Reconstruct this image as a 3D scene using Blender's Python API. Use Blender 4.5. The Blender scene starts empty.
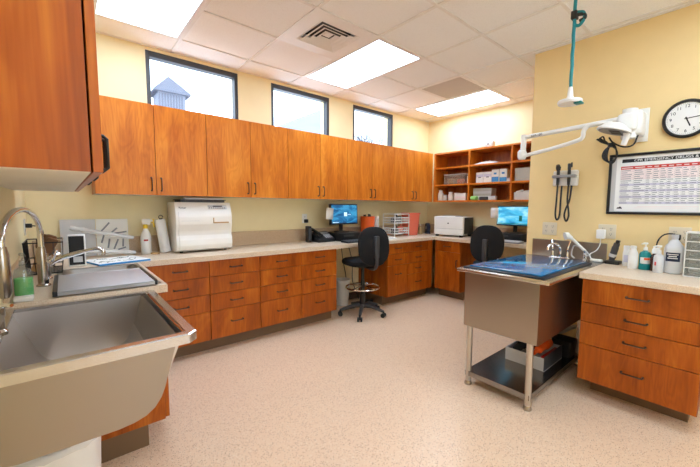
import bpy, bmesh, math, random
from mathutils import Vector, Matrix, Quaternion
random.seed(7)
S = bpy.context.scene
C = S.collection
PI = math.pi
R = math.radians

# ------------------------------------------------------------------ materials
def new_mat(name):
    m = bpy.data.materials.new(name); m.use_nodes = True
    nt = m.node_tree; b = nt.nodes['Principled BSDF']
    return m, nt, b
def srgb(r, g, b):
    f = lambda c: (c/255/12.92) if c/255 <= .04045 else ((c/255+.055)/1.055)**2.4
    return (f(r), f(g), f(b), 1)
def mat(name, rgb, rough=.5, metal=0, bump=0, bscale=200, spec=.5, var=0, vscale=8, coat=0, emit=0):
    m, nt, b = new_mat(name)
    N, L = nt.nodes.new, nt.links.new
    col = srgb(*rgb)
    b.inputs['Base Color'].default_value = col
    b.inputs['Roughness'].default_value = rough
    b.inputs['Metallic'].default_value = metal
    b.inputs['Specular IOR Level'].default_value = spec
    b.inputs['Coat Weight'].default_value = coat
    tc = N('ShaderNodeTexCoord')
    nz = N('ShaderNodeTexNoise'); nz.inputs['Scale'].default_value = vscale; nz.inputs['Detail'].default_value = 4
    L(tc.outputs['Object'], nz.inputs['Vector'])
    v = var if var else .04
    mx = N('ShaderNodeMix'); mx.data_type = 'RGBA'
    mx.inputs['A'].default_value = tuple(c*(1-v) for c in col[:3])+(1,)
    mx.inputs['B'].default_value = tuple(min(1, c*(1+v)) for c in col[:3])+(1,)
    L(nz.outputs['Fac'], mx.inputs['Factor']); L(mx.outputs['Result'], b.inputs['Base Color'])
    if bump:
        n2 = N('ShaderNodeTexNoise'); n2.inputs['Scale'].default_value = bscale
        L(tc.outputs['Object'], n2.inputs['Vector'])
        bp = N('ShaderNodeBump'); bp.inputs['Strength'].default_value = bump; bp.inputs['Distance'].default_value = .002
        L(n2.outputs['Fac'], bp.inputs['Height']); L(bp.outputs['Normal'], b.inputs['Normal'])
    if emit:
        b.inputs['Emission Color'].default_value = col; b.inputs['Emission Strength'].default_value = emit
    return m
def wood(name, dark, mid, light, rough=.32, scale=1.0):
    m, nt, b = new_mat(name); N, L = nt.nodes.new, nt.links.new
    tc = N('ShaderNodeTexCoord'); oi = N('ShaderNodeObjectInfo')
    add = N('ShaderNodeVectorMath'); add.operation = 'MULTIPLY_ADD'
    L(oi.outputs['Random'], add.inputs[0]); add.inputs[1].default_value = (7, 5, 9); L(tc.outputs['Object'], add.inputs[2])
    mp = N('ShaderNodeMapping'); mp.inputs['Scale'].default_value = (4.2*scale, 4.2*scale, .8*scale)
    L(add.outputs['Vector'], mp.inputs['Vector'])
    n1 = N('ShaderNodeTexNoise'); n1.inputs['Scale'].default_value = 1.6; n1.inputs['Detail'].default_value = 3; n1.inputs['Distortion'].default_value = .8
    L(mp.outputs['Vector'], n1.inputs['Vector'])
    wv = N('ShaderNodeMath'); wv.operation = 'MULTIPLY'; wv.inputs[1].default_value = 70
    L(n1.outputs['Fac'], wv.inputs[0])
    sn = N('ShaderNodeMath'); sn.operation = 'SINE'; L(wv.outputs[0], sn.inputs[0])
    # fine fibres running up the grain
    mp2 = N('ShaderNodeMapping'); mp2.inputs['Scale'].default_value = (90, 90, 4)
    L(add.outputs['Vector'], mp2.inputs['Vector'])
    n2 = N('ShaderNodeTexNoise'); n2.inputs['Scale'].default_value = 1.0; n2.inputs['Detail'].default_value = 3
    L(mp2.outputs['Vector'], n2.inputs['Vector'])
    n3 = N('ShaderNodeTexNoise'); n3.inputs['Scale'].default_value = 2.2; n3.inputs['Detail'].default_value = 2
    L(mp.outputs['Vector'], n3.inputs['Vector'])
    a = N('ShaderNodeMath'); a.operation = 'MULTIPLY_ADD'; a.inputs[1].default_value = .055; a.inputs[2].default_value = -.22
    L(sn.outputs[0], a.inputs[0])
    a2 = N('ShaderNodeMath'); a2.operation = 'MULTIPLY_ADD'; a2.inputs[1].default_value = .42
    L(n2.outputs['Fac'], a2.inputs[0]); L(a.outputs[0], a2.inputs[2])
    a3 = N('ShaderNodeMath'); a3.operation = 'MULTIPLY_ADD'; a3.inputs[1].default_value = 1.0
    L(n3.outputs['Fac'], a3.inputs[0]); L(a2.outputs[0], a3.inputs[2])
    cr = N('ShaderNodeValToRGB'); e = cr.color_ramp.elements
    e[0].position = .2; e[0].color = srgb(*dark); e[1].position = .85; e[1].color = srgb(*light)
    k = e.new(.52); k.color = srgb(*mid)
    L(a3.outputs[0], cr.inputs['Fac']); L(cr.outputs['Color'], b.inputs['Base Color'])
    b.inputs['Roughness'].default_value = rough; b.inputs['Specular IOR Level'].default_value = .3
    return m
def steel(name, rgb=(200, 198, 194), rough=.28, axis=(1, 1, 1)):
    m, nt, b = new_mat(name); N, L = nt.nodes.new, nt.links.new
    b.inputs['Metallic'].default_value = 1; b.inputs['Base Color'].default_value = srgb(*rgb)
    tc = N('ShaderNodeTexCoord'); mp = N('ShaderNodeMapping'); mp.inputs['Scale'].default_value = axis
    L(tc.outputs['Object'], mp.inputs['Vector'])
    n = N('ShaderNodeTexNoise'); n.inputs['Scale'].default_value = 3; n.inputs['Detail'].default_value = 5
    L(mp.outputs['Vector'], n.inputs['Vector'])
    mr = N('ShaderNodeMapRange'); mr.inputs['To Min'].default_value = rough*.94; mr.inputs['To Max'].default_value = rough*1.08
    L(n.outputs['Fac'], mr.inputs['Value']); L(mr.outputs['Result'], b.inputs['Roughness'])
    return m
def speckle(name, base, specks, scale=220, rough=.4, amount=.36, bump=0):
    """a base colour with small chips of other colours (terrazzo-like sheet, laminate, ceiling tile)"""
    m, nt, b = new_mat(name); N, L = nt.nodes.new, nt.links.new
    tc = N('ShaderNodeTexCoord')
    nz = N('ShaderNodeTexNoise'); nz.inputs['Scale'].default_value = 1.3; nz.inputs['Detail'].default_value = 3
    L(tc.outputs['Object'], nz.inputs['Vector'])
    col = srgb(*base)
    mx0 = N('ShaderNodeMix'); mx0.data_type = 'RGBA'
    mx0.inputs['A'].default_value = tuple(c*.95 for c in col[:3])+(1,); mx0.inputs['B'].default_value = tuple(min(1, c*1.05) for c in col[:3])+(1,)
    L(nz.outputs['Fac'], mx0.inputs['Factor']); prev = mx0.outputs['Result']
    for i, (c, am) in enumerate(specks):
        vo = N('ShaderNodeTexVoronoi'); vo.inputs['Scale'].default_value = scale*(1+.37*i)
        L(tc.outputs['Object'], vo.inputs['Vector'])
        sp = N('ShaderNodeSeparateColor'); L(vo.outputs['Color'], sp.inputs['Color'])
        lt = N('ShaderNodeMath'); lt.operation = 'LESS_THAN'; lt.inputs[1].default_value = am
        L(sp.outputs[i % 3], lt.inputs[0])
        d = N('ShaderNodeMath'); d.operation = 'LESS_THAN'; d.inputs[1].default_value = amount
        L(vo.outputs['Distance'], d.inputs[0])
        ml = N('ShaderNodeMath'); ml.operation = 'MULTIPLY'; L(lt.outputs[0], ml.inputs[0]); L(d.outputs[0], ml.inputs[1])
        mx = N('ShaderNodeMix'); mx.data_type = 'RGBA'; L(ml.outputs[0], mx.inputs['Factor'])
        L(prev, mx.inputs['A']); mx.inputs['B'].default_value = srgb(*c); prev = mx.outputs['Result']
    L(prev, b.inputs['Base Color']); b.inputs['Roughness'].default_value = rough; b.inputs['Specular IOR Level'].default_value = .4
    if bump:
        n2 = N('ShaderNodeTexNoise'); n2.inputs['Scale'].default_value = 120; L(tc.outputs['Object'], n2.inputs['Vector'])
        bp = N('ShaderNodeBump'); bp.inputs['Strength'].default_value = bump; bp.inputs['Distance'].default_value = .002
        L(n2.outputs['Fac'], bp.inputs['Height']); L(bp.outputs['Normal'], b.inputs['Normal'])
    return m
def clear(name, tint=(255, 255, 255), gloss=.08, rough=.03, milky=0.0):
    m, nt, b = new_mat(name); N, L = nt.nodes.new, nt.links.new
    out = nt.nodes['Material Output']
    t = N('ShaderNodeBsdfTransparent'); t.inputs['Color'].default_value = srgb(*tint)
    g = N('ShaderNodeBsdfGlossy'); g.inputs['Roughness'].default_value = rough
    mx = N('ShaderNodeMixShader'); mx.inputs['Fac'].default_value = gloss
    L(t.outputs[0], mx.inputs[1]); L(g.outputs[0], mx.inputs[2]); last = mx
    if milky:
        b.inputs['Base Color'].default_value = srgb(*tint); b.inputs['Roughness'].default_value = .35
        m2 = N('ShaderNodeMixShader'); m2.inputs['Fac'].default_value = milky
        L(mx.outputs[0], m2.inputs[1]); L(b.outputs[0], m2.inputs[2]); last = m2
    L(last.outputs[0], out.inputs['Surface'])
    return m
def screen_mat(name, stops, strength, scale, dist, axis=(1, 1, 1)):
    m, nt, b = new_mat(name); N, L = nt.nodes.new, nt.links.new
    tc = N('ShaderNodeTexCoord'); mp = N('ShaderNodeMapping'); mp.inputs['Scale'].default_value = axis
    L(tc.outputs['Object'], mp.inputs['Vector'])
    w = N('ShaderNodeTexNoise'); w.inputs['Scale'].default_value = scale; w.inputs['Detail'].default_value = 4; w.inputs['Distortion'].default_value = dist
    L(mp.outputs['Vector'], w.inputs['Vector'])
    cr = N('ShaderNodeValToRGB'); e = cr.color_ramp.elements
    e[0].position = stops[0][0]; e[0].color = srgb(*stops[0][1]); e[1].position = stops[-1][0]; e[1].color = srgb(*stops[-1][1])
    for p, c in stops[1:-1]:
        k = e.new(p); k.color = srgb(*c)
    L(w.outputs['Fac'], cr.inputs['Fac'])
    b.inputs['Base Color'].default_value = (0, 0, 0, 1); b.inputs['Roughness'].default_value = .3
    L(cr.outputs['Color'], b.inputs['Emission Color']); b.inputs['Emission Strength'].default_value = strength
    return m

M = {}
M['wall'] = mat('cream_wall_paint', (247, 230, 184), .55, bump=.05, bscale=300, spec=.25)
M['right_wall'] = mat('yellower_wall_colour', (243, 214, 156), .55, bump=.05, bscale=300, spec=.25)  # right wall colour, yellower than the other walls
M['tile'] = speckle('ceiling_tile', (250, 249, 248), [((238, 236, 234), .35), ((228, 225, 222), .2)], 160, .9, .3, .15)
M['tbar'] = mat('white_ceiling_grid', (240, 236, 232), .45)
M['floor'] = speckle('speckled_floor_sheet', (238, 206, 174), [((220, 182, 146), .3), ((246, 226, 202), .3), ((168, 124, 92), .12)], 95, .3, .35)
M['laminate'] = speckle('beige_laminate', (226, 204, 178), [((212, 184, 152), .4), ((240, 226, 206), .3), ((200, 168, 138), .2)], 190, .3, .42)
M['splash'] = speckle('shaded_laminate', (208, 180, 148), [((192, 162, 128), .4), ((222, 200, 170), .3)], 190, .4, .42)  # backsplash laminate, shade at the wall put into its base colour
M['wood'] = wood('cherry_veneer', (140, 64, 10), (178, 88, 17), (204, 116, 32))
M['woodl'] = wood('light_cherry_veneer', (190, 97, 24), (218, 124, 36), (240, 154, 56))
M['woodin'] = wood('cherry_shelf_interior', (140, 68, 30), (178, 98, 50), (204, 126, 74))
M['under'] = mat('cream_cabinet_underside', (232, 222, 205), .5)
M['kick'] = mat('brown_toe_kick', (118, 90, 62), .5)
M['base'] = mat('brown_vinyl_base', (88, 60, 42), .45)
M['bronze'] = mat('dark_bronze_pull', (92, 76, 66), .3, .85)
M['steel'] = steel('brushed_steel', (164, 154, 142), .32)
M['steelr'] = steel('bright_rim_steel', (206, 203, 199), .22)
M['steelb'] = steel('worn_drainboard_steel', (172, 171, 169), .45)
M['steelv'] = steel('brushed_steel_upright', (200, 194, 186), .33)
M['steels'] = steel('reflection_tinted_steel', (202, 194, 186), .34)  # warm tint in the base colour stands for reflected worktop and wood
M['chrome'] = mat('chrome', (225, 225, 225), .07, 1)
M['nickel'] = mat('brushed_nickel', (178, 170, 160), .22, 1)
M['black'] = mat('black_plastic', (22, 22, 24), .4)
M['blackm'] = mat('matte_black_fabric', (17, 17, 18), .9, bump=.3, bscale=600)
M['rubber'] = mat('black_rubber', (26, 26, 27), .6)
M['dgrey'] = mat('dark_grey_plastic', (60, 60, 62), .45)
M['grey'] = mat('grey_plastic', (150, 150, 152), .45)
M['lgrey'] = mat('light_grey_plastic', (205, 205, 206), .4)
M['white'] = mat('white_plastic', (240, 238, 233), .35)
M['almond'] = mat('almond_plastic', (226, 212, 186), .4)
M['cream'] = mat('cream_enamel', (244, 240, 232), .25)
M['paper'] = mat('white_paper', (244, 243, 240), .8)
M['ink'] = mat('black_ink', (25, 25, 28), .7)
M['greyink'] = mat('grey_ink', (120, 122, 130), .7)
M['red'] = mat('red_print', (205, 62, 52), .7)
M['lilac'] = mat('lilac_print', (214, 210, 226), .8)
M['pinkp'] = mat('pink_print', (246, 230, 228), .8)
M['bluep'] = mat('blue_print', (58, 142, 206), .6)
M['teal'] = mat('teal_plastic', (18, 138, 140), .35)
M['hose'] = mat('teal_hose', (20, 132, 138), .45)
M['orange'] = mat('orange_plastic', (240, 96, 30), .4)
M['coral'] = mat('coral_plastic', (246, 124, 98), .4)
M['green'] = clear('green_soap', (105, 232, 110), .08, .1, .75)
M['greenp'] = mat('pale_green_plastic', (150, 210, 120), .5)
M['brown'] = mat('dark_brown_bottle', (62, 34, 24), .25)
M['tan'] = mat('tan_plastic', (196, 160, 112), .6)
M['yellow'] = mat('yellow_plastic', (246, 206, 40), .4)
M['navy'] = mat('navy_plastic', (20, 34, 62), .4)
M['frame'] = mat('charcoal_window_frame', (60, 62, 66), .45)
M['glass'] = clear('window_glass', (250, 252, 255), .05, .01)
M['clearp'] = clear('clear_plastic', (240, 244, 244), .10, .08, .10)
M['frost'] = clear('frosted_plastic', (240, 240, 240), .08, .25, .72)
M['mat'] = mat('navy_glossy_cover', (22, 122, 180), .12, 0, .06, 260, .9, coat=.6)
M['matd'] = mat('navy_cover_rim', (10, 26, 44), .35)
M['light'] = mat('lamp_diffuser', (206, 229, 255), .5, emit=1)
M['paleblue'] = mat('pale_blue_cupola', (120, 124, 136), .8)
M['slate'] = mat('slate_roof', (96, 100, 112), .8)
M['snow'] = mat('pale_roof', (138, 144, 154), .9)
M['bark'] = mat('pale_bark', (84, 88, 98), .9)
M['tool'] = mat('steel_print', (140, 146, 156), .6)
M['card'] = mat('grey_carton', (188, 184, 176), .8)
M['redp'] = mat('red_plastic', (176, 36, 34), .4)
M['umber'] = mat('brown_bristle', (120, 84, 56), .8, bump=.5, bscale=90)
M['scr1'] = screen_mat('desktop_blue_screen', [(.3, (10, 60, 105)), (.48, (28, 110, 165)), (.6, (70, 165, 210)), (.75, (20, 80, 130))], 1.0, 5, 1.4, (1, 1, 2.2))
M['scr2'] = screen_mat('desktop_sky_screen', [(.3, (30, 125, 185)), (.5, (70, 185, 225)), (.62, (165, 228, 245)), (.8, (60, 150, 180))], 1.1, 4, .8, (1, 1, 2.6))
M['logo'] = mat('screen_logo', (205, 235, 250), .5, emit=.8)
LIGHT_E = 11.0
M['light'].node_tree.nodes['Principled BSDF'].inputs['Emission Strength'].default_value = LIGHT_E
# perforated grille: rows of small dark holes
m, nt, b = new_mat('perforated_grille'); N, L = nt.nodes.new, nt.links.new
tc = N('ShaderNodeTexCoord'); mp = N('ShaderNodeMapping'); mp.inputs['Scale'].default_value = (70, 70, 70)
L(tc.outputs['Object'], mp.inputs['Vector'])
fr = N('ShaderNodeVectorMath'); fr.operation = 'FRACTION'; L(mp.outputs['Vector'], fr.inputs[0])
sb = N('ShaderNodeVectorMath'); sb.operation = 'SUBTRACT'; sb.inputs[1].default_value = (.5, .5, 0); L(fr.outputs[0], sb.inputs[0])
ml = N('ShaderNodeVectorMath'); ml.operation = 'MULTIPLY'; ml.inputs[1].default_value = (1, 1, 0); L(sb.outputs[0], ml.inputs[0])
ln = N('ShaderNodeVectorMath'); ln.operation = 'LENGTH'; L(ml.outputs[0], ln.inputs[0])
lt = N('ShaderNodeMath'); lt.operation = 'LESS_THAN'; lt.inputs[1].default_value = .33; L(ln.outputs['Value'], lt.inputs[0])
mx = N('ShaderNodeMix'); mx.data_type = 'RGBA'; mx.inputs['A'].default_value = srgb(228, 220, 212); mx.inputs['B'].default_value = srgb(120, 112, 105)
L(lt.outputs[0], mx.inputs['Factor']); L(mx.outputs['Result'], b.inputs['Base Color']); b.inputs['Roughness'].default_value = .6
M['perf'] = m

# ------------------------------------------------------------------ mesh builder
class B:
    def __init__(s): s.bm = bmesh.new(); s.m = 0
    def _mark(s, faces):
        for f in faces: f.material_index = s.m
    def box(s, x0, x1, y0, y1, z0, z1, bev=0, seg=2, mtx=None):
        t = bmesh.new()
        vs = [t.verts.new(v) for v in ((x0,y0,z0),(x1,y0,z0),(x1,y1,z0),(x0,y1,z0),(x0,y0,z1),(x1,y0,z1),(x1,y1,z1),(x0,y1,z1))]
        for q in ((0,3,2,1),(4,5,6,7),(0,1,5,4),(1,2,6,5),(2,3,7,6),(3,0,4,7)): t.faces.new([vs[i] for i in q])
        if bev: bmesh.ops.bevel(t, geom=t.edges[:], offset=bev, segments=seg, profile=.5, affect='EDGES')
        if mtx is not None: t.transform(mtx)
        return s._merge(t)
    def _merge(s, t):
        mp = {v: s.bm.verts.new(v.co) for v in t.verts}
        for f in t.faces:
            try: g = s.bm.faces.new([mp[v] for v in f.verts])
            except ValueError: continue
            g.material_index = s.m
        t.free(); return s
    def cyl(s, p0, p1, r0, r1=None, n=20, cap=True):
        return s.tube([p0, p1], [r0, r0 if r1 is None else r1], n, cap)
    def tube(s, pts, r, n=10, cap=True, closed=False):
        P = [Vector(p) for p in pts]
        rs = list(r) if isinstance(r, (list, tuple)) else [r]*len(P)
        K = len(P); T = []
        for i in range(K):
            a = P[i-1] if (i or closed) else P[i]; c = P[(i+1) % K] if (i < K-1 or closed) else P[i]
            T.append((c-a).normalized())
        u = T[0].orthogonal().normalized(); rings = []
        for i in range(K):
            if i: u = T[i-1].rotation_difference(T[i]) @ u
            u = (u - T[i]*u.dot(T[i])).normalized(); v = T[i].cross(u)
            rings.append([s.bm.verts.new(P[i]+(u*math.cos(2*PI*j/n)+v*math.sin(2*PI*j/n))*rs[i]) for j in range(n)])
        fs = []
        for i in range(K if closed else K-1):
            A, D = rings[i], rings[(i+1) % K]
            off = 0
            if closed and i == K-1:
                off = min(range(n), key=lambda o: (A[0].co-D[o].co).length)
            for j in range(n): fs.append(s.bm.faces.new((A[j], A[(j+1) % n], D[(j+1+off) % n], D[(j+off) % n])))
        if cap and not closed:
            fs.append(s.bm.faces.new(rings[0][::-1])); fs.append(s.bm.faces.new(rings[-1]))
        s._mark(fs); return s
    def lathe(s, prof, c=(0, 0, 0), n=24, mtx=None):
        rings = []
        Mx = mtx or Matrix()
        for r, z in prof:
            if r < 1e-6: rings.append([s.bm.verts.new(Mx @ Vector((c[0], c[1], c[2]+z)))])
            else: rings.append([s.bm.verts.new(Mx @ Vector((c[0]+r*math.cos(2*PI*j/n), c[1]+r*math.sin(2*PI*j/n), c[2]+z))) for j in range(n)])
        fs = []
        for A, D in zip(rings, rings[1:]):
            for j in range(n):
                k = (j+1) % n
                if len(A) == 1 and len(D) == 1: continue
                if len(A) == 1: fs.append(s.bm.faces.new((A[0], D[k], D[j])))
                elif len(D) == 1: fs.append(s.bm.faces.new((A[j], A[k], D[0])))
                else: fs.append(s.bm.faces.new((A[j], A[k], D[k], D[j])))
        s._mark(fs); return s
    def prism(s, poly, axis, a0, a1, bev=0):
        t = bmesh.new()
        def at(p, a): return {'x': (a, p[0], p[1]), 'y': (p[0], a, p[1]), 'z': (p[0], p[1], a)}[axis]
        A = [t.verts.new(at(p, a0)) for p in poly]; D = [t.verts.new(at(p, a1)) for p in poly]
        n = len(poly)
        for j in range(n): t.faces.new((A[j], A[(j+1) % n], D[(j+1) % n], D[j]))
        t.faces.new(A[::-1]); t.faces.new(D)
        bmesh.ops.recalc_face_normals(t, faces=t.faces[:])
        if bev: bmesh.ops.bevel(t, geom=t.edges[:], offset=bev, segments=2, profile=.5, affect='EDGES')
        return s._merge(t)
    def sheet(s, grid):
        """a grid of points [[(x,y,z)..]..] as one surface"""
        V = [[s.bm.verts.new(p) for p in row] for row in grid]; fs = []
        for i in range(len(V)-1):
            for j in range(len(V[0])-1): fs.append(s.bm.faces.new((V[i][j], V[i][j+1], V[i+1][j+1], V[i+1][j])))
        s._mark(fs); return s
    def obj(s, name, mats, parent=None, loc=(0, 0, 0), smooth=35, label=None, fix=True):
        if fix: bmesh.ops.recalc_face_normals(s.bm, faces=s.bm.faces[:])
        me = bpy.data.meshes.new(name); s.bm.to_mesh(me); s.bm.free()
        for m_ in (mats if isinstance(mats, (list, tuple)) else [mats]): me.materials.append(M[m_] if isinstance(m_, str) else m_)
        if smooth:
            for p in me.polygons: p.use_smooth = True
            me.set_sharp_from_angle(angle=R(smooth))
        o = bpy.data.objects.new(name, me); C.objects.link(o); o.location = loc
        if parent: o.parent = parent
        if label: o['label'] = label
        return o
def tag(o, label, cat, group=None, kind=None):
    o['label'] = label; o['category'] = cat
    if group: o['group'] = group
    if kind: o['kind'] = kind
    return o
def thing(name, label, cat, loc=(0, 0, 0), rz=0, group=None):
    o = bpy.data.objects.new(name, None); C.objects.link(o); o.empty_display_size = .05
    if any(abs(loc[2]-z) < 1e-5 for z in (.885, .883)): loc = (loc[0], loc[1], loc[2]+.0008)
    o.location = loc; o.rotation_euler = (0, 0, rz)
    return tag(o, label, cat, group)
def struct(o, label=None):
    o['kind'] = 'structure'
    if label: o['label'] = label
    return o
def dup(root, loc, rz, label, group=None):
    def cp(o, par):
        c = o.copy(); C.objects.link(c); c.parent = par
        for k in [x for x in C.objects if x.parent is o]: cp(k, c)
        return c
    r = cp(root, None); r.location = loc; r.rotation_euler = (0, 0, rz); r['label'] = label
    if group: r['group'] = group
    return r
def text(s, size, mtx, name, mt, parent, depth=.0004, align='CENTER', sx=1.0):
    cu = bpy.data.curves.new(name, 'FONT'); cu.body = s; cu.size = size; cu.extrude = depth; cu.align_x = align; cu.align_y = 'CENTER'
    t = bpy.data.objects.new(name, cu); C.objects.link(t)
    bpy.context.view_layer.update()
    me = bpy.data.meshes.new_from_object(t.evaluated_get(bpy.context.evaluated_depsgraph_get()))
    bpy.data.objects.remove(t); bpy.data.curves.remove(cu)
    me.transform(mtx @ Matrix.Diagonal((sx, 1, 1, 1)))
    me.materials.clear(); me.materials.append(M[mt])
    o = bpy.data.objects.new(name, me); C.objects.link(o); o.parent = parent
    return o
def frame_mtx(origin, xdir, ydir):
    x = Vector(xdir).normalized(); y = Vector(ydir).normalized(); z = x.cross(y)
    return Matrix(((x.x, y.x, z.x, origin[0]), (x.y, y.y, z.y, origin[1]), (x.z, y.z, z.z, origin[2]), (0, 0, 0, 1)))
def arc(c, r, a0, a1, n, ax='xz'):
    out = []
    for i in range(n+1):
        a = a0+(a1-a0)*i/n; u, v = r*math.cos(a), r*math.sin(a)
        out.append({'xz': (c[0]+u, c[1], c[2]+v), 'xy': (c[0]+u, c[1]+v, c[2]), 'yz': (c[0], c[1]+u, c[2]+v)}[ax])
    return out
def smoothpath(pts, n=6):
    P = [Vector(p) for p in pts]; Q = [P[0]*2-P[1]]+P+[P[-1]*2-P[-2]]; out = []
    for i in range(1, len(Q)-2):
        for k in range(n):
            t = k/n; a, b_, c, d = Q[i-1], Q[i], Q[i+1], Q[i+2]
            out.append(.5*((2*b_)+(c-a)*t+(2*a-5*b_+4*c-d)*t*t+(3*b_-a-3*c+d)*t**3))
    return out+[P[-1]]

# ------------------------------------------------------------------ room dimensions
XL, YB, XF, XP, YP, YN, ZC = -.215, 3.751, 4.677, 3.3376, 1.444, -4.3, 2.75
GX, GY, G = .8272, 3.4196, .6096
CT, CB = .843, .885                # underside and top of the worktops
UB, UT, UY = 1.403, 2.1465, 3.3554   # wall cabinets

# floor, ceiling, walls
struct(B().box(XL-.15, XF+.15, YN-.15, YB+.15, -.1, 0).obj('floor', 'floor', smooth=0))
WIN = [(.617, 1.449), (1.825, 2.629), (3.023, 3.807)]; WZ0, WZ1 = 2.17, 2.718
w = B(); T = .2
w.box(XL-.15, XF+.15, YB, YB+T, 0, WZ0).box(XL-.15, XF+.15, YB, YB+T, WZ1, ZC+.1)
xs = [XL-.15]+[v for p in WIN for v in p]+[XF+.15]
for i in range(0, len(xs), 2): w.box(xs[i], xs[i+1], YB, YB+T, WZ0, WZ1)
struct(w.obj('wall_back', 'wall', smooth=0))
struct(B().box(XL-.15, XL, YN-.15, YB, 0, ZC+.1).obj('wall_left', 'wall', smooth=0))
struct(B().box(XF, XF+.15, YP-.1, YB, 0, ZC+.1).obj('wall_far', 'wall', smooth=0))
struct(B().box(XP, XF+.15, YN-.15, YP, 0, ZC+.1, .006, 2).obj('wall_right', 'right_wall', smooth=0))
RW = (.35, 2.85, .95, 2.35)
struct(B().box(XL, RW[0], YN-.15, YN, 0, ZC+.1).box(RW[1], XP, YN-.15, YN, 0, ZC+.1).box(RW[0], RW[1], YN-.15, YN, 0, RW[2]).box(RW[0], RW[1], YN-.15, YN, RW[3], ZC+.1).obj('wall_front', 'wall', smooth=0))
# suspended ceiling: lay-in tiles above a T-bar grid; lamps, vent and grille take their own bays
LAMPS = [(-1, 0), (2, 0), (5, 0), (-1, -5), (2, -5), (-1, -10), (2, -10)]      # bay column, row of the far end (2 x 4 ft, along y)
used = set()
for c, r in LAMPS: used |= {(c, r-1), (c, r-2)}
VENT, GRILL = (1, -2), (4, -2)
used |= {VENT, GRILL}
cl = B(); tb = B()
cols = range(-2, 8); rows = range(-14, 2)
for i in cols:
    for j in rows:
        if (i, j) in used: continue
        x0, x1 = max(GX+i*G, XL-.1), min(GX+(i+1)*G, XF+.1); y0, y1 = max(GY+j*G, YN-.1), min(GY+(j+1)*G, YB+.1)
        if x1-x0 < .01 or y1-y0 < .01: continue
        cl.box(x0+.006, x1-.006, y0+.006, y1-.006, ZC+.004, ZC+.02)
cl.box(XL-.15, XF+.15, YN-.15, YB+.15, ZC+.14, ZC+.18)
struct(cl.obj('ceiling', 'tile', smooth=0))
lampspan = [(GX+c*G, GY+(r-2)*G, GY+r*G) for c, r in LAMPS]
for i in cols:
    x = GX+i*G
    if XL < x < XF: tb.box(x-.012, x+.012, YN, YB, ZC-.004, ZC+.006)
for j in rows:
    y = GY+j*G
    if not YN < y < YB: continue
    segs = [(XL, XF)]
    for lx, ly0, ly1 in lampspan:
        if ly0+.1 < y < ly1-.1:
            segs = [q for a, b_ in segs for q in ((a, min(b_, lx)), (max(a, lx+G), b_)) if q[1]-q[0] > .01]
    for a, b_ in segs: tb.box(a, b_, y-.012, y+.012, ZC-.0036, ZC+.006)
tb.box(XL, XF, YB-.022, YB, ZC-.004, ZC+.006).box(XL, XL+.022, YN, YB, ZC-.004, ZC+.006).box(XF-.022, XF, YP, YB, ZC-.004, ZC+.006).box(XP-.022, XP, YN, YP, ZC-.004, ZC+.006)
struct(tb.obj('trim_1', 'tbar', smooth=0), 'white T-bar grid of the suspended ceiling')
# vinyl wall base
struct(B().box(2.3, 3.13, YB-.012, YB, 0, .1).box(.0, .001, YB-.001, YB, 0, .001).obj('baseboard_back', 'base', smooth=0))
struct(B().box(XF-.012, XF, YP, 2.66, 0, .1).obj('baseboard_far', 'base', smooth=0))
struct(B().box(XP-.012, XP, .77, YP, 0, .1).box(XP-.012, XP, YN, .12, 0, .1).obj('baseboard_right', 'base', smooth=0))

# windows
for n, (x0, x1) in enumerate(WIN, 1):
    f = B()
    a, y0, y1 = .034, YB+.004, YB+.085
    f.box(x0, x0+a, y0, y1, WZ0, WZ1, .003).box(x1-a, x1, y0, y1, WZ0, WZ1, .003).box(x0+a, x1-a, y0, y1, WZ1-.05, WZ1, .003).box(x0+a, x1-a, y0, y1, WZ0, WZ0+a, .003)
    o = struct(f.obj('window_%d' % n, 'frame', smooth=0), ['clerestory window with the cupola outside', 'middle clerestory window above the cabinets', 'clerestory window nearest the open shelves'][n-1])
    B().box(x0+a, x1-a, YB+.05, YB+.056, WZ0+a, WZ1-.05).obj('pane', 'glass', o, smooth=0)
    B().box(x0, x1, YB+.087, YB+T-.002, WZ0, WZ0+.012).obj('window_sill', 'lgrey', o, smooth=0)

f = B(); a = .045
f.box(RW[0], RW[0]+a, YN-.09, YN-.01, RW[2], RW[3]).box(RW[1]-a, RW[1], YN-.09, YN-.01, RW[2], RW[3]).box(RW[0]+a, RW[1]-a, YN-.09, YN-.01, RW[2], RW[2]+a).box(RW[0]+a, RW[1]-a, YN-.09, YN-.01, RW[3]-a, RW[3]).box(1.58, 1.62, YN-.09, YN-.01, RW[2]+a, RW[3]-a)
o = struct(f.obj('window_4', 'frame', smooth=0), 'added wide window behind the viewer, put in for daylight fill')  # unseen rear window, added to throw fill light under the cabinets
B().box(RW[0]+a, RW[1]-a, YN-.053, YN-.047, RW[2]+a, RW[3]-a).obj('pane', 'glass', o, smooth=0)

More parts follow.
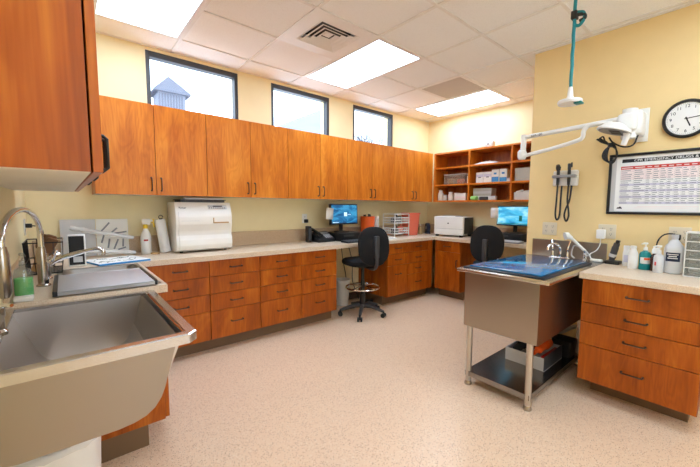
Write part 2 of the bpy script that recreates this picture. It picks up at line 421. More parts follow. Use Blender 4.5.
# ceiling lamps
def lamp(c, r, label):
    x0, y1 = GX+c*G, GY+r*G
    t = thing('ceiling_light', label, 'ceiling light', (x0+G/2, y1-G, ZC-.004), 0, 'recessed fluorescent ceiling panels')
    a, h = G/2-.013, G-.013
    f = B(); e = .022
    f.box(-a, -a+e, -h, h, 0, .03).box(a-e, a, -h, h, 0, .03).box(-a+e, a-e, -h, -h+e, 0, .03).box(-a+e, a-e, h-e, h, 0, .03)
    f.box(-a, a, -h, h, .03, .09)
    f.obj('frame', 'tbar', t, smooth=0)
    B().box(-a+e, a-e, -h+e, h-e, .004, .012).obj('diffuser', 'light', t, smooth=0)
for (c, r), lb in zip(LAMPS, ['bright ceiling panel nearest the wood cabinet on the left wall', 'bright ceiling panel beside the square air vent', 'bright ceiling panel above the open wooden shelves',
        'added fill light panel behind the viewer by the left wall', 'added fill light panel behind the viewer in mid room', 'added fill light panel by the added rear window and left wall', 'added fill light panel by the added rear window in mid room']): lamp(c, r, lb)  # the rear panels are added out of view to brighten the room

# ceiling air vent: nested louvre squares
x0, y0 = GX+VENT[0]*G, GY+VENT[1]*G
t = thing('ceiling_vent', 'square white air vent with nested louvres in the ceiling', 'air vent', (x0+G/2, y0+G/2, ZC-.004))
def ring(b_, a_out, a_in, z0, z1):
    q = [(-1, -1), (1, -1), (1, 1), (-1, 1)]
    for k in range(4):
        p, s_ = q[k], q[(k+1) % 4]
        O0, O1 = (p[0]*a_out, p[1]*a_out, z0), (s_[0]*a_out, s_[1]*a_out, z0)
        I0, I1 = (p[0]*a_in, p[1]*a_in, z1), (s_[0]*a_in, s_[1]*a_in, z1)
        d = .004
        vs = [b_.bm.verts.new(v) for v in (O0, O1, I1, I0)]+[b_.bm.verts.new((v[0], v[1], v[2]+d)) for v in (O0, O1, I1, I0)]
        for f in ((0, 3, 2, 1), (4, 5, 6, 7), (0, 1, 5, 4), (1, 2, 6, 5), (2, 3, 7, 6), (3, 0, 4, 7)): b_.bm.faces.new([vs[i] for i in f])
a = G/2-.013; v = .195
f = B(); f.box(-a, -v, -a, a, 0, .008).box(v, a, -a, a, 0, .008).box(-v, v, -a, -v, 0, .008).box(-v, v, v, a, 0, .008); f.obj('panel', 'tbar', t, smooth=0)
B().box(-v-.01, v+.01, -v-.01, v+.01, .075, .08).obj('duct_opening', 'black', t, smooth=0)
for k, s_ in enumerate((.193, .152, .111, .07)):
    g = B(); ring(g, s_, s_-.025, .0+k*.002, .012+k*.002); g.obj('louver', 'tbar', t, smooth=0)
B().box(-.034, .034, -.034, .034, .022, .03, .003).obj('louver_center', 'tbar', t, smooth=0)
x0, y0 = GX+GRILL[0]*G, GY+GRILL[1]*G
t = thing('air_return_grille', 'perforated grey return air panel set in the ceiling tiles', 'air vent', (x0+G/2, y0+G/2, ZC-.004))
a = G/2-.013
B().box(-a, a, -a, a, .002, .008).obj('panel', 'perf', t, smooth=0)
f = B(); e = .02; f.box(-a, -a+e, -a, a, -.001, .004).box(a-e, a, -a, a, -.001, .004).box(-a+e, a-e, -a, -a+e, -.001, .004).box(-a+e, a-e, a-e, a, -.001, .004); f.obj('frame', 'tbar', t, smooth=0)

# ------------------------------------------------------------------ outside
t = thing('barn', 'pale blue building with a small cupola outside the window', 'building', (3.07, 14, 0))
B().box(-3.6, 3.2, .2, 6, 0, 4.0).obj('wall', 'paleblue', t, smooth=0)
B().prism([(.0, 4.0), (6.2, 4.0), (3.1, 4.6)], 'x', -3.8, 3.4).obj('roof', 'slate', t, smooth=0)
cu = B(); cu.box(-.40, .47, 2.6, 3.5, 4.3, 5.34)
c = cu.obj('cupola', 'paleblue', t, (0, -2.4, 0), smooth=0)
lv = B()
for k in range(9): lv.box(-.38+k*.09, -.345+k*.09, 2.58, 2.6, 4.5, 5.26)
lv.obj('louver', 'slate', c, smooth=0)
r = B(); P = [(-.54, 2.45), (.62, 2.45), (.62, 3.65), (-.54, 3.65)]
vs = [r.bm.verts.new((p[0], p[1], 5.30)) for p in P]+[r.bm.verts.new((p[0], p[1], 5.36)) for p in P]+[r.bm.verts.new((.04, 3.05, 6.02))]
for q in ((3, 2, 1, 0), (0, 1, 5, 4), (1, 2, 6, 5), (2, 3, 7, 6), (3, 0, 4, 7)): r.bm.faces.new([vs[i] for i in q])
for k in range(4): r.bm.faces.new((vs[4+k], vs[4+(k+1) % 4], vs[8]))
r.obj('cupola_roof', 'slate', t, (0, -2.4, 0), smooth=0)
t = thing('house', 'pale house with a light sloping roof outside the middle window', 'building', (19.6, 30, 0))
B().box(-6, 6, 0, 7, 0, 7.6).obj('wall', 'snow', t, smooth=0)
B().prism([(-7, 7.3), (7, 7.3), (0, 10.9)], 'y', -.4, 7.4).obj('roof', 'snow', t, smooth=0)
t = thing('bare_tree', 'bare twiggy tree outside the window nearest the shelves', 'tree', (18.3, 20, 0))
tr = B(); tr.tube([(0, 0, 0), (.05, 0, 2.4), (0, .1, 5.6)], [.2, .16, .1], 8)
rnd = random.Random(3)
def twig(p, d, l, r, k):
    q = p+d*l; tr.tube([p, q], [r, r*.6], 4)
    if k:
        for _ in range(4): twig(p+d*l*rnd.uniform(.5, 1), (d+Vector((rnd.uniform(-.8, .8), rnd.uniform(-.8, .8), rnd.uniform(-.1, .6)))).normalized(), l*.68, r*.6, k-1)
for k in range(7): twig(Vector((0, .05, 4.3+.16*k)), Vector((math.cos(k*2.4), math.sin(k*2.4), .8)).normalized(), 1.25, .05, 3)
tr.obj('branches', 'bark', t)

# ------------------------------------------------------------------ cabinets
def pull(parent, c, along, out, length=.105, mt='bronze', s_=.028, r_=.0052):
    """arched bar pull: two posts and a bar, standing off along OUT"""
    a, o = Vector(along).normalized(), Vector(out).normalized(); c = Vector(c)
    p = [c-a*length/2, c-a*length/2+o*s_*.8, c-a*(length/2-.008)+o*s_, c+a*(length/2-.008)+o*s_, c+a*length/2+o*s_*.8, c+a*length/2]
    h = B(); h.tube(p, r_, 8)
    h.cyl(p[0], p[0]+o*.003, .0075, n=10).cyl(p[-1], p[-1]+o*.003, .0075, n=10)
    return h.obj('handle', mt, parent)
GAP = .0021
def drawer_cabinet(name, label, loc, rz, columns, depth=.60, kick=.105, z0=.122, z1=CT, x_end=0, group=None, cat='cabinet', wd='wood', inset=0, body_top=None):
    """columns: [(width, [front heights from the top, 'd' marks a door])]; local front faces -y"""
    t = thing(name, label, cat, loc, rz, group)
    W = sum(c[0] for c in columns)
    b_ = B().box(0, W+x_end, .021, depth, z0-.004, body_top or z1-.001)
    if body_top: b_.box(0, .02, .021, depth, body_top, z1-.001).box(.02, W, .021, .026, body_top, z1-.001)
    b_.obj('body', wd, t, smooth=0)
    B().box(inset, W+x_end-inset, kick, depth, 0, z0-.004).obj('toe_kick', 'kick', t, smooth=0)
    x = 0
    for w_, fronts in columns:
        z = z1-.002
        for fr_ in fronts:
            door = isinstance(fr_, tuple); h = fr_[1] if door else fr_
            fb = B().box(x+GAP, x+w_-GAP, 0, .02, z-h+GAP, z-GAP, .0012, 1).obj('door' if door else 'drawer', wd, t, smooth=0)
            if door: pull(fb, (x+w_-.045, 0, z-.16), (0, 0, 1), (0, -1, 0))
            else: pull(fb, (x+w_/2, 0, z-min(h/2, .118)), (1, 0, 0), (0, -1, 0), .105 if w_ < .5 else .112)
            z -= h
        x += w_
    if x_end > .02: B().box(W+GAP, W+x_end, .0, .02, z0, z1-.002).obj('filler_strip', wd, t, smooth=0)
    return t
H4 = [.146, .157, .156, .258]
YC = 3.1404
GRP = 'four drawer base cabinets under the long worktop'
DC = [(.466, .9244, 'four-drawer wooden base cabinet directly below the cream autoclave'), (.9244, 1.3864, 'four-drawer wooden base cabinet second from the sink corner'),
      (1.3864, 1.8453, 'four-drawer wooden base cabinet third from the sink corner'), (1.8453, 2.3004, 'four-drawer wooden base cabinet beside the desk opening under the telephone')]
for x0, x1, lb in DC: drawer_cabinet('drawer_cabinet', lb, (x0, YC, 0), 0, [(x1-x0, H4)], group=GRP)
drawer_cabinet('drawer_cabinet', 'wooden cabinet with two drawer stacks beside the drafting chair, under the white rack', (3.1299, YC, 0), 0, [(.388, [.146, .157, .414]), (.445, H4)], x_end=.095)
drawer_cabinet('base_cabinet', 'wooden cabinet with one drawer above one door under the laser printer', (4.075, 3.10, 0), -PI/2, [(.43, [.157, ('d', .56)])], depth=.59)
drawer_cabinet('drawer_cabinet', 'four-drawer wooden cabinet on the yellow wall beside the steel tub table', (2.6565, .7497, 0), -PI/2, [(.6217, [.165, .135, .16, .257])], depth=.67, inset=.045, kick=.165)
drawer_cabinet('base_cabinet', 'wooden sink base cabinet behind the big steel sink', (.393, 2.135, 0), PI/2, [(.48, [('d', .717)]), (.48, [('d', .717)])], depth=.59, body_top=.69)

def wall_cabinet(label, loc, rz, doors, depth, h, group=None, wd='woodl', pz=.09, first=None, hand=None):
    t = thing('wall_cabinet', label, 'cabinet', loc, rz, group)
    W = sum(doors)
    B().box(0, W, .0245, depth, .0, h, 0).obj('body', wd, t, smooth=0)
    B().box(.004, W-.004, .0255, depth, -.002, 0).obj('underside', 'under', t, smooth=0)
    x = 0
    for k, w_ in enumerate(doors):
        d = B().box(x+GAP, x+w_-GAP, 0, .02, .0, h-.001, .0012, 1).obj('door', wd, t, smooth=0)
        left = (k % 2 == 0) if first is None else first
        px = (x+w_-.035) if left else (x+.035)
        pull(d, (px, 0, pz), (0, 0, 1), (0, -1, 0), *(hand or ()))
        x += w_
    return t
U = [.1875, .5916, .9957, 1.4056, 1.8156, 2.2298, 2.6246, 3.0364, 3.4468, 3.8599, 4.3045]
UL = ['two-door wooden wall cabinet nearest the corner with the left cabinet', 'two-door wooden wall cabinet directly above the cream autoclave', 'two-door wooden wall cabinet below the middle window',
      'two-door wooden wall cabinet above the telephone and blue monitor', 'two-door wooden wall cabinet beside the open shelves, above the coral bin']
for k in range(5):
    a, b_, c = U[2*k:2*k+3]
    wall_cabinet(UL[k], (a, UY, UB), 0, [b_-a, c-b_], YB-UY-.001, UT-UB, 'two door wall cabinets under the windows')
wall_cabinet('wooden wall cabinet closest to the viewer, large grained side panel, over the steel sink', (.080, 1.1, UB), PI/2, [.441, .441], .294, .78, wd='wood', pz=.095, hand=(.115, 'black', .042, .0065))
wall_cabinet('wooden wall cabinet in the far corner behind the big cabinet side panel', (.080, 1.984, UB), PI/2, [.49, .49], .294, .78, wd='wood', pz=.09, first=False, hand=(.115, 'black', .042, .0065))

# ------------------------------------------------------------------ worktops
w = B(); LX, LY = .407, 2.13; FX = 4.04
SX0, SX1, SY0, SY1 = -.028, .365, 2.2, 2.99
w.box(XL+.001, SX0, LY, 3.1, CT, CB).box(SX1, LX, LY, 3.1, CT, CB).box(SX0, SX1, LY, SY0, CT, CB).box(SX0, SX1, SY1, 3.1, CT, CB)
w.box(XL+.001, XF-.001, 3.1, YB-.001, CT, CB).box(FX, XF-.001, YP+.001, 3.1, CT, CB)
o = tag(w.obj('worktop', 'laminate', smooth=0), 'long beige laminate worktop running along the left, window and far walls', 'worktop')
B().box(XL+.02, XF-.001, YB-.019, YB-.001, CB, 1.035, .002, 1).box(XL+.001, XL+.019, LY, YB-.001, CB, 1.0, .002, 1).box(XF-.019, XF-.001, YP+.001, YB-.02, CB, 1.035, .002, 1).obj('backsplash', 'splash', o, smooth=0)
w = B().box(2.63, XP-.001, .11, .765, CT, CB, .003, 1)
tag(w.obj('worktop', 'laminate', smooth=0), 'short beige worktop holding the bottles, on the yellow wall', 'worktop')

# ------------------------------------------------------------------ open shelf unit
t = thing('open_shelf', 'open wooden wall shelf unit with three bays of supplies', 'shelf unit', (4.327, 3.353, UB), -PI/2)
D = XF-4.327-.001; BW = [.02, .620, 1.243, 1.866]; h = UT-UB
B().box(0, 1.866, D-.012, D, 0, h).obj('back_panel', 'woodin', t, smooth=0)
for x in (0.0, .609, 1.232, 1.842): B().box(x, x+.024, 0, D-.012, 0, h, .001, 1).obj('side_panel', 'woodl', t, smooth=0)
SH = [.242, .50]
for i, (a, b_) in enumerate(((.024, .609), (.633, 1.232), (1.256, 1.842))):
    for z in (0, SH[0], SH[1], h-.022): B().box(a, b_, .002, D-.012, z, z+.022).obj('shelf' if 0 < z < h-.03 else ('top_panel' if z else 'bottom_panel'), 'woodl', t, smooth=0)
SZ = [UB+.0225, UB+SH[0]+.0225, UB+SH[1]+.0225]

# ------------------------------------------------------------------ big steel sink on the left wall
t = thing('utility_sink', 'large deep stainless steel scrub sink on the left wall', 'sink', (0, 0, 0))
def sink_profile(top, dx, dz):
    # right side down, round the bottom corner, across and up the wall side
    x1, x0 = .281-dx, -.192+dx; zb = .588+dz
    p = [(x1, top), (.234-dx, .682), (.222-dx, .652), (.203-dx, .624+dz*.4), (.176-dx*.8, .604+dz*.8), (.142-dx*.4, .593+dz), (.10, zb), (-.13, zb), (-.162+dx*.6, .594+dz), (-.18+dx, .615+dz*.7), (-.187+dx, .66), (x0, top)]
    return p
y0, y1 = 1.335, 2.105; ZR = .863
po = sink_profile(ZR-.004, 0, 0); pi_ = [(.300, ZR-.002), (.222, .66), (.205, .63), (.180, .61), (.145, .600), (-.03, .600), (-.06, .604), (-.085, .616), (-.105, .64), (-.12, .67), (-.193, ZR-.002)]
b_ = B()
def loft(p, ys, inset=0):
    rows_ = [[(x, y, z) for x, z in p] for y in ys]; b_.sheet(rows_)
loft(po, [y0, (y0+y1)/2, y1])
for y in (y0, y1):
    b_.bm.faces.new([b_.bm.verts.new((x, y, z)) for x, z in po])
b_.obj('outer_shell', 'steel', t, fix=False)
b_ = B(); loft(pi_, [y0+.008, (y0+y1)/2, y1-.008])
for y in (y0+.008, y1-.008): b_.bm.faces.new([b_.bm.verts.new((x, y, z)) for x, z in pi_])
b_.obj('basin', 'steels', t, fix=False)
# rolled rim with clipped corners
def rim(b_, x0, x1, y0, y1, iw, c, z0, z1):
    O = [(x0, y0), (x1-c, y0), (x1, y0+c), (x1, y1-c*.3), (x1-c*.3, y1), (x0, y1)]
    I = [(x0+iw, y0+iw), (x1-iw-c*.12, y0+iw), (x1-iw, y0+iw+c*.12), (x1-iw, y1-iw-.002), (x1-iw-.002, y1-iw), (x0+iw, y1-iw)]
    n = len(O)
    lay = lambda P, z: [b_.bm.verts.new((p[0], p[1], z)) for p in P]
    o1, i1, o0 = lay(O, z1), lay(I, z1), lay(O, z0)
    o1b = [b_.bm.verts.new((p[0]*.0+v.co.x, v.co.y, z1-.004)) for p, v in zip(O, o1)]
    i0 = lay(I, z1-.012)
    cx, cy = (x0+x1)/2, (y0+y1)/2
    for v in o1: v.co.x += .004 if v.co.x < cx else -.004; v.co.y += .004 if v.co.y < cy else -.004
    for A, D_ in ((o0, o1b), (o1b, o1), (o1, i1), (i1, i0), (i0, o0)):
        for k in range(n):
            q = (k+1) % n; b_.bm.faces.new((A[k], A[q], D_[q], D_[k]))
b_ = B(); rim(b_, XL+.002, .342, 1.308, 2.126, .034, .03, .832, ZR+.004); b_.obj('rim', 'steelr', t, smooth=20)
b_ = B(); b_.lathe([(0, .002), (.02, .002), (.038, .004), (.042, .001), (.042, 0)], (.05, 1.75, .6015)); b_.obj('drain', 'chrome', t)
b_ = B(); b_.tube(smoothpath([(.02, 1.78, .586), (.02, 1.79, .545), (-.03, 1.86, .515), (-.1, 1.92, .51), (-.213, 1.95, .51)], 5), .02, 12); b_.obj('drain_pipe', 'lgrey', t)
for y in (1.45, 2.0):
    B().prism([(-.213, .83), (-.175, .80), (-.16, .62), (-.14, .565), (-.213, .50)], 'y', y-.012, y+.012).obj('bracket', 'steelv', t, smooth=0)

# wall faucet of the big sink (at the wall edge) 
t = thing('sink_faucet', 'chrome lever faucet at the wall edge of the big steel sink', 'faucet', (-.192, 1.72, ZR+.0045))
B().lathe([(0, 0), (.028, 0), (.028, .012), (.021, .02), (.021, .06), (.024, .066), (.024, .095), (.016, .105), (0, .107)]).obj('body', 'chrome', t)
B().tube(smoothpath([(0, 0, .085), (.015, -.02, .105), (.045, -.06, .11)], 5), [.008]*10+[.006], 8).obj('lever', 'chrome', t)
# gooseneck faucet of the small sink
GB = Vector((-.098, 2.50, CB))
t = thing('gooseneck_faucet', 'tall gooseneck kitchen faucet with arched spout and pull-down head', 'faucet', GB)
B().lathe([(0, 0), (.030, 0), (.030, .006), (.022, .012), (.0205, .16), (.018, .19), (.0145, .21), (0, .211)]).obj('body', 'nickel', t)
d = Vector((-.088, -.58, 0)); d2 = d.normalized(); L_ = d.length
pts = [(0, 0, .2), (0, 0, .27)]
for k in range(15):
    a = PI-PI*k/14*1.0; pts.append(tuple(d2*(L_/2+L_/2*math.cos(a))+Vector((0, 0, .285+.125*math.sin(a)))))
pts.append(tuple(d2*L_+Vector((0, 0, .265))))
B().tube(pts, .0125, 14).obj('spout', 'chrome', t)
B().lathe([(0, 0), (.013, 0), (.021, .02), (.023, .09), (.021, .17), (.0155, .2), (0, .2)], (d.x, d.y, .07)).obj('spray_head', 'nickel', t)
B().tube(smoothpath([(.018, 0, .13), (.04, -.005, .14), (.062, -.02, .19)], 5), [.011]*6+[.006]*5, 10).obj('lever', 'chrome', t)
# low swing faucet beside it
t = thing('lever_faucet', 'low chrome faucet with a long slanting spout over the small sink', 'faucet', (-.092, 2.72, CB))
B().lathe([(0, 0), (.028, 0), (.028, .008), (.022, .014), (.021, .075), (.024, .085), (.022, .105), (0, .112)]).obj('body', 'chrome', t)
B().tube(smoothpath([(.0, 0, .075), (.06, -.01, .115), (.17, -.03, .15), (.235, -.045, .165), (.262, -.05, .15), (.262, -.05, .125)], 6), [.014]*12+[.011]*19, 12).obj('spout', 'chrome', t)
B().tube(smoothpath([(0, 0, .1), (.02, .03, .125), (.06, .06, .135)], 5), [.008]*11, 8).obj('lever', 'chrome', t)

# drop-in small sink and its corrugated drainboard
t = thing('drop_in_sink', 'small stainless steel sink set in the left worktop', 'sink', (0, 0, CB))
f = B(); e = .022
f.box(SX0-e, SX0+.004, SY0-e, SY1+e, 0, .004).box(SX1-.004, SX1+e, SY0-e, SY1+e, 0, .004).box(SX0, SX1, SY0-e, SY0+.004, 0, .004).box(SX0, SX1, SY1-.004, SY1+e, 0, .004)
f.obj('rim', 'steel', t, smooth=0)
bs = B(); q = .004; zb = -.17
def rr(x0, x1, y0, y1, r, z, n=5):
    out = []
    for cx, cy, a0 in ((x1-r, y1-r, 0), (x0+r, y1-r, PI/2), (x0+r, y0+r, PI), (x1-r, y0+r, 1.5*PI)):
        for k in range(n+1): out.append((cx+r*math.cos(a0+PI/2*k/n), cy+r*math.sin(a0+PI/2*k/n), z))
    return out
L0 = [rr(SX0+q, SX1-q, SY0+q, SY1-q, .05, .002), rr(SX0+.01, SX1-.01, SY0+.01, SY1-.01, .05, zb+.04), rr(SX0+.04, SX1-.04, SY0+.04, SY1-.04, .04, zb)]
V = [[bs.bm.verts.new(p) for p in l] for l in L0]; n = len(V[0])
for A, D_ in zip(V, V[1:]):
    for k in range(n): bs.bm.faces.new((A[k], A[(k+1) % n], D_[(k+1) % n], D_[k]))
bs.bm.faces.new(V[-1]); bs.obj('basin', 'steels', t, fix=False)
B().lathe([(.04, .001), (.02, .003), (0, .002)], (.16, 2.55, zb)).obj('drain', 'chrome', t)
t = thing('drainboard', 'ribbed stainless drainboard with black end caps across the small sink', 'drainboard', (0, 0, CB+.0045))
g = []; x0, x1, y0, y1 = -.040, .350, 2.140, 2.64
xs_ = [x0+(x1-x0)*i/4 for i in range(5)]
ys_ = [y0+(y1-y0)*k/48 for k in range(49)]
g = [[(x, y, .018+.0045*math.cos(2*PI*(k % 4)/4)) for x in xs_] for k, y in enumerate(ys_)]
b_ = B(); b_.sheet(g); b_.sheet([[(x, y, .003) for x in (x0, x1)] for y in (y0, y1)])
for y in (y0, y1): b_.sheet([[(x, y, .003) for x in (x0, x1)], [(x, y, .0205) for x in (x0, x1)]])
b_.obj('ribbed_plate', 'steelb', t, smooth=60)
for a, c in ((x0-.018, x0), (x1, x1+.012)): B().box(a, c, y0-.004, y1+.004, .0, .026, .003).obj('end_cap', 'black', t)

# ------------------------------------------------------------------ things round the small sink
def bottle(name, label, loc, r, h, mt, cap='white', neck=.35, nh=.14, ch=.1, cat='bottle', group=None, shoulder=.62, sq=1.0, rz=0, nr=None):
    t = thing(name, label, cat, loc, rz, group)
    nr = nr or r*neck
    o = B().lathe([(0, 0), (r*.92, 0), (r, .006), (r, h*shoulder), (r*.93, h*(shoulder+.07)), (nr*1.1, h*(1-nh-.02)), (nr, h*(1-nh)), (nr, h*(1-ch*.3)), (0, h*(1-ch*.3))]).obj('body', mt, t)
    o.scale = (1, sq, 1)
    B().cyl((0, 0, h*(1-ch)), (0, 0, h), nr*1.2, nr*1.15, 16).obj('cap', cap, t)
    return t
def band(t, r, z0, z1, mt, name='label_wrap', a0=-2.2, a1=2.2, face=0, n=14, sq=1.0):
    g = [[(r*math.cos(face+a0+(a1-a0)*k/n), sq*r*math.sin(face+a0+(a1-a0)*k/n), z) for k in range(n+1)] for z in (z0, z1)]
    return B().sheet(g).obj(name, mt, t, fix=False)
def pump(t, z, r, mt='white', ang=0):
    c, s_ = math.cos(ang), math.sin(ang)
    b_ = B(); b_.cyl((0, 0, z-.004), (0, 0, z+.02), r*.95, r*.8, 14).cyl((0, 0, z+.02), (0, 0, z+.045), .004, .004, 8)
    b_.tube([(-.012*c, -.012*s_, z+.047), (.012*c, .012*s_, z+.049), (.035*c, .035*s_, z+.042)], [.008, .007, .004], 8)
    b_.obj('pump', mt, t)
# soap bottle
t = thing('soap_bottle', 'clear pump bottle of bright green soap beside the small sink', 'bottle', (-.158, 2.29, CB))
B().lathe([(0, .001), (.030, .001), (.0327, .008), (.0327, .085), (0, .086)]).obj('soap', 'green', t)
B().lathe([(.0335, .0), (.0338, .1), (.028, .125), (.012, .138), (.012, .15)]).obj('body', 'clearp', t)
pump(t, .15, .013, 'clearp', -1.2)
tag(B().box(-.185, -.12, 2.14, 2.19, CB+.0005, CB+.022, .006, 3).obj('soap_bar', 'white'), 'white soap bar on the worktop edge by the green soap', 'soap')
# wire dish rack
t = thing('dish_rack', 'black wire dish rack on the left worktop holding brushes', 'rack', (-.102, 3.03, CB))
b_ = B(); X, Y, H = .088, .17, .20
for z, k in ((.0075, .88), (.075, .95), (H, 1)):
    b_.tube([(-X*k, -Y*k, z), (X*k, -Y*k, z), (X*k, Y*k, z), (-X*k, Y*k, z)], .0035, 6, closed=True)
for s_ in (-1, 1):
    for k in range(9):
        y = -Y+2*Y*k/8; b_.tube([(s_*X, y, H), (s_*X*.95, y*.95, .075), (s_*X*.88, y*.88, .0065)], .002, 5)
    for k in range(5):
        x = -X+2*X*k/4; b_.tube([(x, s_*Y, H), (x*.95, s_*Y*.95, .075), (x*.88, s_*Y*.88, .0065)], .002, 5)
for k in range(9): b_.tube([(-X*.88, -Y*.88+2*Y*.88*k/8, .0065), (X*.88, -Y*.88+2*Y*.88*k/8, .0065)], .002, 5)
b_.obj('wire_basket', 'black', t)
def brush(label, loc, tilt, rz, ln=.17, mt='umber'):
    t = thing('scrub_brush', label, 'brush', loc, rz, 'scrub brushes in the dish rack')
    mm = Matrix.Rotation(tilt, 4, 'Y')
    B().box(-.02, .02, -.012, .012, 0, ln, .006, 2, mm).obj('handle', 'tan', t)
    B().box(-.028, .028, -.03, .03, ln*.62, ln+.02, .012, 2, mm).obj('bristles', mt, t)
brush('brown scrub brush lying nearest in the wire dish rack', (-.15, 2.90, CB+.025), .45, 0, .2)
brush('brown scrub brush leaning mid-way in the wire dish rack', (-.15, 2.98, CB+.025), .4, .0, .21)
brush('brown scrub brush standing at the far end of the wire dish rack', (-.145, 3.06, CB+.025), .2, .0, .2)
b_ = B(); b_.lathe([(0, 0), (.034, 0), (.036, .01), (.040, .13), (.037, .13), (.033, .012), (0, .012)]); tag(b_.obj('metal_cup', 'nickel', loc=(-.10, 3.13, CB+.0125)), 'metal cup inside the wire dish rack', 'cup')
# dark tablet-like device
t = thing('tablet', 'black tablet in a white case propped behind the small sink', 'tablet', (.055, 3.14, CB), -.1)
mm = Matrix.Rotation(-.06, 4, 'X')
B().box(-.047, .047, -.008, .03, .001, .225, .006, 2, mm).obj('case', 'white', t)
B().box(-.041, .041, -.0095, -.0082, .012, .213, .0, 1, mm).obj('screen', 'black', t, smooth=0)
B().box(-.02, .03, -.0102, -.0096, .03, .07, .0, 1, mm).obj('sticker', 'lgrey', t, smooth=0)
# instrument booklets
t = thing('booklet', 'glossy instrument booklet with a blue edge lying by the small sink', 'booklet', (.29, 3.24, CB), .25)
B().box(-.165, .165, -.16, .16, .0005, .012, .001, 1).obj('pages', 'bluep', t, smooth=0)
B().box(-.165, .165, -.145, .16, .0122, .0135, 0).obj('cover', 'paper', t, smooth=0)
b_ = B(); rnd = random.Random(5)
for k in range(26):
    x, y = rnd.uniform(-.13, .13), rnd.uniform(-.11, .12); a = rnd.uniform(0, PI); l = rnd.uniform(.02, .05)
    b_.box(-l/2, l/2, -.004, .004, .0136, .0142, 0, 1, Matrix.Translation((x, y, 0)) @ Matrix.Rotation(a, 4, 'Z'))
b_.obj('pictures', 'ink', t, smooth=0)
def board(name, label, x0, x1, mt):
    t = thing(name, label, 'poster', ((x0+x1)/2, 3.725, CB), 0); hw = (x1-x0)/2
    mm = Matrix.Rotation(-.13, 4, 'X') @ Matrix.Translation((0, -.04, 0))
    mm = Matrix.Translation((0, -.035, .0008)) @ Matrix.Rotation(-.10, 4, 'X')
    B().box(-hw, hw, 0, .004, 0, .31, 0, 1, mm).obj('panel', mt, t, smooth=0); return t, mm, hw
board('leaning_board', 'plain grey board leaning on the wall behind the small sink', -.03, .193, 'lgrey')
t, mm, hw = board('instrument_poster', 'white poster of surgical instruments leaning on the wall', .197, .42, 'paper')
b_ = B()
for x, z, a, l in ((-.05, .24, .9, .1), (.0, .2, .75, .09), (.05, .19, .15, .1), (-.03, .1, 1.4, .08), (.02, .09, 1.2, .09), (.07, .1, 1.5, .07), (-.07, .14, 1.3, .07), (.06, .05, .3, .06)):
    b_.box(-l/2, l/2, -.0012, -.0004, -.006, .006, 0, 1, mm @ Matrix.Translation((x, 0, z)) @ Matrix.Rotation(-a, 4, 'Y'))
b_.obj('pictures', 'tool', t, smooth=0)
def roll_bag(label, p0, p1, r):
    b_ = B(); P = smoothpath([p0, tuple((a*.6+b__*.4) for a, b__ in zip(p0, p1)), p1], 8)
    b_.tube(P, [r*(.85+.18*math.sin(i*1.9)) for i in range(len(P))], 10)
    tag(b_.obj('instrument_pouch', 'frost'), label, 'pouch', 'clear rolled pouches by the posters')
roll_bag('upper clear rolled plastic pouch lying across the instrument poster', (.03, 3.58, 1.135), (.44, 3.58, 1.035), .02)
roll_bag('lower clear rolled plastic pouch lying at the foot of the poster', (.12, 3.56, CB+.06), (.45, 3.56, CB+.022), .02)

# spray bottle and paper roll
t = thing('spray_bottle', 'white spray bottle with a yellow trigger beside the paper roll', 'bottle', (.535, 3.60, CB), -.15)
B().lathe([(0, 0), (.037, 0), (.04, .008), (.04, .15), (.036, .175), (.018, .215), (.015, .23), (0, .23)]).obj('body', 'white', t)
B().cyl((0, 0, .225), (0, 0, .262), .018, .017, 14).obj('collar', 'yellow', t)
B().box(-.025, .038, -.013, .013, .26, .31, .006).box(.03, .058, -.008, .008, .285, .305, .003).obj('spray_head', 'white', t)
B().tube(smoothpath([(.045, 0, .285), (.062, 0, .27), (.066, 0, .235)], 4), .006, 8).box(.05, .066, -.007, .007, .283, .309, .002).obj('trigger', 'yellow', t)
B().box(-.016, .016, -.0412, -.0400, .115, .13).obj('red_sticker', 'redp', t, smooth=0)
t = thing('paper_roll', 'white roll leaning against the autoclave side', 'roll', (.668, 3.60, CB), 0)
mm = Matrix.Rotation(-.13, 4, 'Y')
mm = Matrix.Translation((.018, 0, .006)) @ Matrix.Rotation(-.13, 4, 'Y')
b_ = B(); b_.lathe([(0, 0), (.043, 0), (.043, .3), (0, .3)], mtx=mm); b_.obj('roll', 'paper', t)
b_ = B(); b_.tube(arc((-.012, .0, .325), .016, 0, 2*PI-.4, 14), .004, 6).cyl((-.012, 0, .298), (-.012, 0, .312), .012, n=12); b_.obj('hanging_ring', 'dgrey', t)
tag(B().lathe([(.018, 0), (.034, 0), (.036, .006), (.034, .012), (.018, .012), (.018, 0)]).obj('wooden_ring', 'tan', loc=(.59, 3.53, CB+.0005)), 'small tan ring on the worktop between spray bottle and roll', 'ring')

# autoclave
t = thing('autoclave', 'cream tabletop autoclave with a curved front door', 'autoclave', (.732, 3.385, CB))
W = .487
prof = [(.045, .014), (.012, .03), (.0, .07), (.004, .12), (.022, .16), (.02, .2), (.0, .26), (.0, .33), (.01, .375), (.045, .455), (.05, .462), (.318, .462), (.323, .455), (.323, .014)]
b_ = B(); b_.prism(prof, 'x', 0, W, .004); b_.obj('body', 'cream', t, smooth=50)
b_ = B()
P = [(y-.012, z) for y, z in prof[1:9]]; P += [(y, z) for y, z in prof[8:0:-1]]
b_.prism(P, 'x', .022, W-.012, .003); b_.obj('door', 'cream', t, smooth=50)
